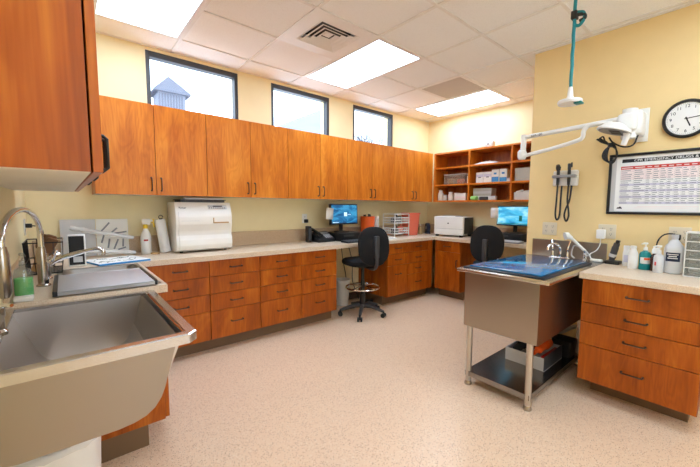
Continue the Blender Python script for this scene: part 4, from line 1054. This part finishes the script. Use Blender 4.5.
tag(B().box(-.022, .022, -.045, .045, 0, .022, .009, 3).obj('white_charger', 'white', loc=(3.27, .83, DZ+.0006)), 'small white charger lying at the back corner of the tub table', 'charger')
# things on the lower shelf
t = thing('open_carton', 'open carton with a pale front on the lower shelf of the tub table', 'box', (2.78, 1.10, .1066), .0)
b_ = B(); X, Y, H = .18, .15, .10
b_.box(-X, X, -Y, Y, 0, .004).box(-X, X, Y-.004, Y, .004, H).box(-X, -X+.004, -Y+.004, Y-.004, .004, H).box(X-.004, X, -Y+.004, Y-.004, .004, H)
b_.obj('walls', 'lgrey', t, smooth=0)
B().box(-X, X, -Y, -Y+.004, .004, H+.012).obj('side_panel', 'dgrey', t, smooth=0, label='long side of the carton, darkened for shade')  # dark grey puts the shadow on this side into its colour
tag(B().tube(smoothpath([(2.66, 1.20, .175), (2.70, 1.17, .215), (2.78, 1.17, .22), (2.86, 1.16, .17)], 5), [.03]*6+[.04]*10, 12).obj('black_cloth', 'blackm'), 'black cloth bundle heaped in the open carton', 'cloth')
b_ = B(); b_.tube(smoothpath([(2.63, 1.04, .215), (2.70, 1.03, .228), (2.80, 1.03, .235), (2.90, 1.04, .225)], 5), [.016]*4+[.03]*6+[.04]*6, 12)
tag(b_.obj('orange_mitt', 'orange'), 'orange mitt lying over the open carton', 'mitt')
tag(B().box(-.14, .14, -.018, .018, 0, .088, .008, 2).obj('red_case', 'redp', loc=(2.78, .978, .1112)), 'dark red case along the dark side of the open carton', 'case')
bottle('grey_jar', 'cloudy grey jar standing behind the orange mitt', (2.985, 1.10, .1066), .035, .17, 'frost', 'lgrey', .7, cat='jar')
t = thing('black_basin', 'black plastic basin on the lower shelf nearest the yellow wall', 'basin', (3.06, .97, .1066))
b_ = B(); L0 = [rr(-.075*s_, .075*s_, -.08*s_, .08*s_, .02, z) for s_, z in ((.85, 0), (1, .135), (.96, .135), (.82, .006))]
V = [[b_.bm.verts.new(p) for p in l] for l in L0]; n = len(V[0])
for A, D2 in zip(V, V[1:]):
    for k in range(n): b_.bm.faces.new((A[k], A[(k+1) % n], D2[(k+1) % n], D2[k]))
b_.bm.faces.new(V[0][::-1]); b_.bm.faces.new(V[-1]); b_.obj('shell', 'black', t)
B().tube(smoothpath([(-.02, .077, .13), (-.02, .09, .15), (.02, .09, .15), (.02, .077, .13)], 4), .006, 8).obj('handle', 'black', t)

# ------------------------------------------------------------------ things on the right worktop
t = thing('hair_clipper', 'dark cordless hair clipper standing in its charging base', 'clipper', (3.232, .706, CB), .0)
B().box(-.05, .05, -.05, .05, .0005, .026, .008, 3).obj('charging_base', 'black', t)
b_ = B(); b_.tube(smoothpath([(0, .012, .02), (0, .006, .06), (0, -.006, .12), (0, -.018, .165)], 5), [.02]*4+[.024]*8+[.021]*4, 14); b_.obj('body', 'dgrey', t)
B().tube([(0, .009, .055), (0, .003, .08)], .0255, 14).obj('grey_band', 'lgrey', t)
B().box(-.02, .02, -.012, .012, 0, .03, .003, 1, Matrix.Translation((0, -.019, .160)) @ Matrix.Rotation(.2, 4, 'X')).obj('blade', 'black', t)
def placed(x, y): return (x, y, CB)
t = bottle('white_jar', 'white jar with blue print next to the hair clipper', placed(3.205, .618), .024, .155, 'white', 'white', .75, .18, .16); band(t, .0245, .03, .085, 'lilac', face=PI+.3, a0=-.8, a1=.8)
t = bottle('white_bottle', 'broad white bottle between the white jar and the teal bottle', placed(3.092, .556), .030, .168, 'white', 'white', .55); band(t, .0305, .04, .1, 'paper', face=PI+.3, a0=-1, a1=1)
t = thing('teal_bottle', 'teal pump bottle with a white and orange label', 'bottle', placed(3.115, .490))
B().lathe([(0, 0), (.033, 0), (.035, .006), (.035, .11), (.03, .125), (.013, .135), (.013, .142), (0, .142)]).obj('body', 'teal', t); pump(t, .142, .014, 'white', 2.5)
band(t, .0355, .045, .09, 'paper', face=PI+.4, a0=-1.1, a1=1.1); band(t, .0359, .072, .088, 'orange', 'orange_print', face=PI+.6, a0=-.6, a1=.4)
t = thing('brown_bottle', 'dark brown bottle with a white pump top', 'bottle', placed(3.098, .430))
B().lathe([(0, 0), (.026, 0), (.028, .006), (.028, .10), (.022, .115), (.014, .122), (.014, .128), (0, .128)]).obj('body', 'brown', t); B().lathe([(0, .125), (.022, .125), (.022, .15), (.015, .165), (0, .166)]).obj('cap', 'white', t)
t = thing('lotion_bottle', 'slim white pump bottle with red print beside the gallon jug', 'bottle', placed(3.040, .403))
B().lathe([(0, 0), (.027, 0), (.029, .006), (.029, .105), (.024, .12), (.012, .128), (.012, .134), (0, .134)]).obj('body', 'frost', t); pump(t, .134, .013, 'white', 1.9)
band(t, .0295, .05, .075, 'red', 'red_print', face=PI-.5, a0=-.2, a1=.2)
t = thing('gallon_jug', 'translucent gallon jug with a dark label', 'jug', placed(3.090, .332))
o = B().lathe([(0, 0), (.055, 0), (.062, .008), (.062, .165), (.056, .19), (.028, .225), (.02, .235), (.02, .25), (0, .25)]).obj('body', 'frost', t); o.scale = (.85, .87, .98)
B().cyl((0, 0, .24), (0, 0, .265), .02, n=18).obj('cap', 'lgrey', t)
g = [[(-.0535*math.cos(a), .0545*math.sin(a), z) for a in [(-.75+1.5*k/10) for k in range(11)]] for z in (.085, .145)]
lb = B().sheet(g).obj('label_wrap', 'navy', t, fix=False)
b_ = B()
for z, w_ in ((.13, .55), (.117, .4), (.104, .5)): b_.sheet([[(-.0540*math.cos(a), .0550*math.sin(a), zz) for a in [(-w_+2*w_*k/6) for k in range(7)]] for zz in (z, z+.005)])
b_.obj('label_print', 'paper', lb, fix=False)
B().tube(smoothpath([(.02, .01, .20), (.04, .02, .215), (.052, .01, .19), (.052, .0, .13)], 5), .011, 10).obj('handle', 'frost', t)
tag(B().tube(smoothpath([(3.30, .355, 1.115), (3.25, .36, 1.145), (3.20, .405, 1.14), (3.175, .435, 1.09), (3.18, .44, 1.0), (3.19, .43, CB+.007)], 8), .0048, 8).box(3.285, 3.328, .325, .365, 1.10, 1.14, .006).obj('black_cable', 'black'), 'black cable curving over the gallon jug to the wall outlet', 'cable')
# drawer organizer
t = thing('drawer_organizer', 'white five-drawer plastic organizer with clear drawers', 'organizer', placed(3.09, .166), -PI/2)
W, H, D_ = .105, .29, .1
b_ = B(); b_.box(-W, -W+.006, -D_, D_, .001, H).box(W-.006, W, -D_, D_, .001, H).box(-W+.006, W-.006, D_-.005, D_, .001, H)
for k in range(6): b_.box(-W+.006, W-.006, -D_, D_-.005, .001+k*(H-.007)/5, .007+k*(H-.007)/5)
b_.obj('frame', 'white', t, smooth=0)
rnd = random.Random(11)
for k in range(5):
    z = .0085+k*(H-.007)/5; h_ = (H-.007)/5-.008
    dr = B().box(-W+.008, W-.008, -D_-.004, -D_-.001, z, z+h_).box(-W+.008, -W+.01, -D_, D_-.01, z, z+h_-.006).box(W-.01, W-.008, -D_, D_-.01, z, z+h_-.006).box(-W+.01, W-.01, -D_, D_-.01, z, z+.002).obj('drawer', 'clearp', t, smooth=0)
    B().box(-.02, .02, -D_-.012, -D_-.004, z+h_*.7, z+h_*.85, .002).obj('handle', 'white', dr)
    b_ = B()
    for q in range(12): b_.tube([(rnd.uniform(-.08, .08), rnd.uniform(-.085, -.05), z+.012+rnd.uniform(0, .018)) for _ in range(2)], .006, 6)
    o = b_.obj('contents', 'grey', dr); o['kind'] = 'stuff'

# ------------------------------------------------------------------ yellow wall
# clock
t = thing('wall_clock', 'round black-rimmed wall clock with a white face', 'clock', (XP-.001, .35, 1.965), -PI/2)
# local: front faces -y
mx = Matrix.Rotation(PI/2, 4, 'X')
B().lathe([(0, 0), (.126, 0), (.134, .008), (.134, .026), (.126, .036), (.116, .036), (.112, .022), (0, .022)], n=48, mtx=mx).obj('rim', 'black', t)
B().lathe([(0, .0222), (.1125, .0222), (.1125, .0235), (0, .0235)], n=48, mtx=mx).obj('face', 'white', t)
for k in range(1, 13):
    a = PI/2-2*PI*k/12
    text(str(k), .03, frame_mtx((.086*math.cos(a), -.0238, .086*math.sin(a)), (1, 0, 0), (0, 0, 1)), 'numeral', 'ink', t)
b_ = B()
for k in range(60):
    a = 2*PI*k/60; r0 = .102 if k % 5 else .1
    b_.box(r0, .108, -.0006, .0006, .0236, .0240, 0, 1, mx @ Matrix.Rotation(a, 4, 'Z'))
b_.obj('minute_marks', 'ink', t, smooth=0)
for nm, ang, ln, wd in (('hour_hand', 5.25/12, .058, .004), ('minute_hand', 14/60, .088, .0028)):
    a = PI/2-2*PI*ang
    B().box(-.012, ln, -wd, wd, .025, .0262, 0, 1, mx @ Matrix.Rotation(a, 4, 'Z')).obj(nm, 'ink', t, smooth=0)
B().cyl((0, -.0235, 0), (0, -.028, 0), .006, n=14).obj('center_cap', 'ink', t)

# framed emergency drug chart
CY0, CY1, CZ0, CZ1 = .797, .035, 1.280, 1.755
t = thing('framed_chart', 'black-framed emergency drug dose chart on the yellow wall', 'poster', (XP-.001, (CY0+CY1)/2, (CZ0+CZ1)/2), -PI/2)
w_, h_ = (CY0-CY1)/2, (CZ1-CZ0)/2; e = .019
b_ = B(); b_.box(-w_, w_, -.022, 0, h_-e, h_, .003).box(-w_, w_, -.022, 0, -h_, -h_+e, .003).box(-w_, -w_+e, -.022, 0, -h_+e, h_-e, .003).box(w_-e, w_, -.022, 0, -h_+e, h_-e, .003)
b_.obj('frame', 'black', t)
B().box(-w_+e, w_-e, -.006, -.002, -h_+e, h_-e).obj('backing', 'lgrey', t, smooth=0)
pw0, pw1, ph = -w_+.05, w_-.045, h_-.024
sh_ = B().box(pw0, pw1, -.0075, -.0062, -ph, ph).obj('sheet', 'paper', t, smooth=0)
Q = -.0078
b_ = B(); b_.box(pw0+.035, pw1-.02, Q-.0003, Q, ph-.045, ph-.018); b_.obj('title_bar', 'ink', sh_, smooth=0)
text('CPR EMERGENCY DRUGS & DOSES', .026, frame_mtx(((pw0+pw1)/2+.01, Q-.0006, ph-.032), (1, 0, 0), (0, 0, 1)), 'title', 'paper', sh_, sx=1.15)
b_ = B(); b_.box(pw0+.03, pw1-.02, Q-.0003, Q, ph-.098, ph-.074); b_.obj('red_row', 'red', sh_, smooth=0)
b_ = B(); c2_ = B(); c3_ = B(); c4_ = B()
x0, x1 = pw0+.03, pw1-.02; top, bot = ph-.074, -ph+.058
nr = 17; rh = (top-.026-bot)/nr; rnd = random.Random(4)
cols_ = [x0, x0+.085, x0+.16]+[x0+.16+(x1-x0-.16)*k/11 for k in range(1, 12)]
for k in range(13): b_.box(cols_[k]-.0003, cols_[k]+.0003, Q-.0005, Q-.0002, bot, top-.026)
for k in range(nr+1): b_.box(x0, x1, Q-.0005, Q-.0002, bot+k*rh-.0003, bot+k*rh+.0003)
for r_ in range(nr):
    z = bot+r_*rh
    if r_ >= 12: c3_.box(x0, x1, Q-.0002, Q, z, z+rh)
    elif r_ % 3 == 0: c2_.box(x0, x1, Q-.0002, Q, z, z+rh)
    for k in range(13):
        a = cols_[k]+.004; l = (cols_[k+1]-cols_[k]-.008)*rnd.uniform(.5, 1)
        b_.box(a, a+l, Q-.0005, Q-.0002, z+rh*.35, z+rh*.62)
for k in range(13): c4_.box(cols_[k]+.006, cols_[k+1]-.008, Q-.0006, Q-.0003, ph-.089, ph-.084)
c4_.obj('red_row_print', 'paper', sh_, smooth=0)
b_.obj('table_print', 'greyink', sh_, smooth=0); c2_.obj('lilac_rows', 'lilac', sh_, smooth=0); c3_.obj('pink_rows', 'pinkp', sh_, smooth=0)
b_ = B(); b_.box(x0+.12, x1-.15, Q-.0003, Q, -ph+.036, -ph+.040).box(x0+.1, x1-.2, Q-.0003, Q, -ph+.026, -ph+.029); b_.obj('footnote', 'pinkp', sh_, smooth=0)
b_ = B(); mm = frame_mtx((x0+.005, Q, -ph+.028), (1, 0, 0), (0, 0, 1)); P = [(-.018, -.008), (.02, -.008), (.016, .0), (.004, .01), (-.002, .003), (-.012, .003)]
vs = [b_.bm.verts.new(mm @ Vector((p[0], p[1], .0004))) for p in P]; b_.bm.faces.new(vs); b_.obj('emblem', 'ink', sh_, smooth=0)

# otoscope wall unit
t = thing('otoscope_unit', 'grey wall unit holding two black diagnostic scopes with hanging cords', 'medical device', (XP-.001, 1.115, 1.595), -PI/2)
B().box(-.1, .1, -.045, 0, -.075, .06, .012, 3).obj('housing', 'white', t)
B().box(-.095, .095, -.085, -.04, -.005, .02, .006, 2).obj('cradle', 'grey', t)
for k, x in enumerate((-.048, .04)):
    h_ = B().lathe([(0, -.07), (.012, -.07), (.0135, -.02), (.0135, .05), (.011, .065), (0, .066)], (x, -.066, 0), 14).obj('scope_handle', 'black', t)
    if k == 0: B().tube([(x, -.066, .06), (x, -.07, .085), (x, -.085, .105)], [.016, .021, .014], 14).obj('scope_head', 'black', h_)
    else: B().box(x-.012, x+.012, -.08, -.055, .06, .115, .006).box(x+.012, x+.024, -.075, -.06, .08, .122, .003).obj('scope_head', 'dgrey', h_)
    if k == 0: P = [(x, -.066, -.07), (x-.003, -.066, -.2), (x-.006, -.066, -.33), (x+.010, -.066, -.375), (x+.026, -.06, -.33), (x+.024, -.045, -.2), (x+.022, -.03, -.07)]
    else: P = [(x, -.066, -.07), (x-.002, -.066, -.2), (x+.010, -.068, -.28), (x+.014, -.066, -.34), (x-.004, -.062, -.385), (x-.022, -.06, -.34), (x-.016, -.054, -.28), (x+.006, -.042, -.2), (x+.014, -.03, -.07)]
    B().tube(smoothpath(P, 7), .0075, 10).obj('cord', 'black', t)

# exam light on a folding wall arm
t = thing('exam_light', 'white exam light on a folded double arm, mounted on the yellow wall', 'lamp', (0, 0, 0))
B().box(XP-.014, XP-.001, .562, .642, 1.838, 2.087, .003).obj('wall_plate', 'white', t)
b_ = B(); b_.box(3.17, XP-.012, .575, .69, 1.87, 2.05, .02, 3).box(3.12, 3.25, .60, .72, 1.90, 2.03, .022, 3).cyl((3.19, .655, 1.85), (3.19, .655, 2.065), .048, n=20); b_.obj('wall_mount', 'white', t)
ju = (3.15, 1.43, 1.955); jl = (3.10, 1.425, 1.79)
b_ = B(); b_.tube([(3.2, .66, 2.005), (3.18, .83, 1.995), (3.15, 1.42, 1.962)], [.024, .02, .019], 14); ua = b_.obj('upper_arm', 'white', t)
text('AIM-100', .028, frame_mtx((3.1405, 1.31, 1.962), (-.05, -1, .056), (0, .056, 1)) @ Matrix.Translation((0, 0, .009)), 'lettering', 'ink', ua)
b_ = B(); b_.tube([(3.15, 1.43, 1.985), (3.15, 1.43, 1.80)], .024, 16).lathe([(0, -.04), (.03, -.036), (.038, -.015), (.038, .03), (.025, .045), (0, .046)], (3.13, 1.43, 1.80), 18); b_.obj('elbow_joint', 'white', t)
P = smoothpath([(3.12, 1.42, 1.79), (3.085, 1.15, 1.825), (3.05, .97, 1.855), (3.04, .92, 1.875), (3.035, .91, 1.925), (3.035, .875, 1.96), (3.04, .80, 1.965), (3.04, .72, 1.945)], 6)
B().tube(P, .0165, 14).obj('lower_arm', 'white', t)
mm = Matrix.Translation((3.045, .715, 1.90)) @ Matrix.Rotation(.26, 4, 'X') @ Matrix.Rotation(.10, 4, 'Y')
b_ = B(); b_.lathe([(0, .055), (.045, .05), (.08, .03), (.108, .005), (.112, -.01), (.106, -.014), (.1, -.012), (0, -.012)], n=32, mtx=mm); hd = b_.obj('lamp_head', 'white', t)
b_ = B(); b_.lathe([(0, -.013), (.098, -.013), (.098, -.0155), (0, -.0155)], n=32, mtx=mm); b_.obj('lamp_lens', 'grey', hd)
b_ = B()
for k in (-1, 1): b_.box(k*.03-.02, k*.03+.02, -.05, .02, -.0175, -.0158, .0, 1, mm)
b_.obj('lens_vents', 'black', hd, smooth=0)
B().tube([(3.045, .635, 1.895), (3.05, .635, 1.85), (3.05, .655, 1.785)], [.026, .022, .018], 12).obj('grip', 'white', t)
b_ = B(); rnd = random.Random(6)
P = [(3.20, .60, 1.87), (3.18, .62, 1.80), (3.17, .68, 1.79), (3.16, .745, 1.83), (3.15, .77, 1.87)]
b_.tube(smoothpath(P, 6), .006, 8)
for k in range(4):
    c = Vector((3.15+.008*k, .745+.006*k, 1.745)); b_.tube([(c.x+.01*math.sin(2*a), c.y+(.03+.006*k)*math.sin(a), c.z+(.075-.006*k)*math.cos(a)) for a in [2*PI*q/24 for q in range(24)]], .0055, 7, closed=True)
for k in range(3): b_.tube(smoothpath([(3.15, .76, 1.81), (3.14, .80+.015*k, 1.85), (3.13, .845-.02*k, 1.862+.008*k), (3.14, .79, 1.83)], 5), .0055, 7)
b_.cyl((3.15, .755, 1.795), (3.15, .755, 1.825), .02, n=10); b_.obj('power_cord', 'black', t)

# teal hose hanging from the ceiling
HX, HY = 2.5, .842
t = thing('hanging_hose', 'teal hose hanging from the ceiling with a white disc end', 'hose', (HX, HY, ZC-.004))
B().lathe([(0, 0), (.04, 0), (.04, -.006), (.012, -.012), (0, -.012)]).obj('ceiling_fitting', 'tbar', t)
pts = [(.0012*math.sin(k*.9), .0012*math.cos(k*.7), -.01-.64*k/40) for k in range(41)]
B().tube(pts, .0105, 10).obj('tube', 'hose', t)
b_ = B(); b_.box(-.022, .022, -.018, .018, -.215, -.165, .006).tube(smoothpath([(.0, -.005, -.19), (.0, -.05, -.2), (.0, -.06, -.225), (0, -.03, -.235)], 5), .011, 8); b_.obj('hose_clip', 'black', t)
b_ = B(); b_.tube(smoothpath([(0, -.018, -.175), (0, -.05, -.19), (.0, -.055, -.23), (0, -.03, -.26), (0, 0, -.25)], 5), .010, 8); b_.obj('hose_loop', 'hose', t)
b_ = B(); b_.lathe([(0, .0), (.012, 0), (.016, -.03), (.018, -.06), (.03, -.078), (.07, -.085), (.074, -.095), (.07, -.108), (0, -.11)], (0, 0, -.635), 28); b_.obj('disc_end', 'white', t)
B().box(-.03, .03, -.075, -.03, -.752, -.74, .004).obj('green_insert', 'teal', t)

# white bin under the big sink
t = thing('trash_can', 'white cylindrical trash can with a plastic liner under the big steel sink', 'trash can', (-.07, 1.74, 0))
B().lathe([(0, .001), (.125, .001), (.142, .425), (.145, .435), (.137, .435), (.12, .01), (0, .01)], n=36).obj('body', 'white', t)
b_ = B(); n = 40; rnd = random.Random(8)
lay = []
for r_, z, wob in ((.135, .39, 0), (.134, .437, .001), (.141, .443, .002), (.1475, .438, .003), (.1485, .425, .004), (.149, .412, .006)):
    lay.append([(r_*math.cos(2*PI*k/n)*(1+rnd.uniform(0, wob*2)), r_*math.sin(2*PI*k/n)*(1+rnd.uniform(0, wob*2)), z+rnd.uniform(-wob, wob)) for k in range(n)]); 
V = [[b_.bm.verts.new(p) for p in l] for l in lay]
for A, D2 in zip(V, V[1:]):
    for k in range(n): b_.bm.faces.new((A[k], A[(k+1) % n], D2[(k+1) % n], D2[k]))
b_.obj('liner', 'frost', t, smooth=60, fix=False)

# ------------------------------------------------------------------ light and sky
W = bpy.data.worlds.new('World'); S.world = W; W.use_nodes = True
nt = W.node_tree; N, L = nt.nodes.new, nt.links.new; bg = nt.nodes['Background']
tc = N('ShaderNodeTexCoord'); nz = N('ShaderNodeTexNoise'); nz.inputs['Scale'].default_value = 3; nz.inputs['Detail'].default_value = 5
L(tc.outputs['Generated'], nz.inputs['Vector'])
cr = N('ShaderNodeValToRGB'); e = cr.color_ramp.elements
e[0].position = .33; e[0].color = (.15, .19, .225, 1); e[1].position = .62; e[1].color = (.80, .91, 1.04, 1)
L(nz.outputs['Fac'], cr.inputs['Fac']); L(cr.outputs['Color'], bg.inputs['Color']); bg.inputs['Strength'].default_value = 6.5

# ------------------------------------------------------------------ camera
cd = bpy.data.cameras.new('camera'); cam = bpy.data.objects.new('camera', cd); C.objects.link(cam)
f, yaw, pitch, roll = 340.94, R(42.038), R(-4.8286), R(.5103)
fwd = Vector((math.sin(yaw)*math.cos(pitch), math.cos(yaw)*math.cos(pitch), math.sin(pitch)))
r0 = Vector((math.cos(yaw), -math.sin(yaw), 0)); u0 = r0.cross(fwd)
rt = r0*math.cos(roll)+u0*math.sin(roll); up = u0*math.cos(roll)-r0*math.sin(roll)
cam.matrix_world = Matrix(((rt.x, up.x, -fwd.x, 0), (rt.y, up.y, -fwd.y, 0), (rt.z, up.z, -fwd.z, 1.3236), (0, 0, 0, 1)))
cd.sensor_fit = 'HORIZONTAL'; cd.sensor_width = 36; cd.lens = f/700*36
cd.shift_x = -(371.256-350)/700; cd.shift_y = (235.297-233.5)/700; cd.clip_start = .05
S.camera = cam
vs = S.view_settings; vs.view_transform = 'Standard'; vs.look = 'None'; vs.gamma = 1; vs.use_curve_mapping = False; vs.exposure = 0.15
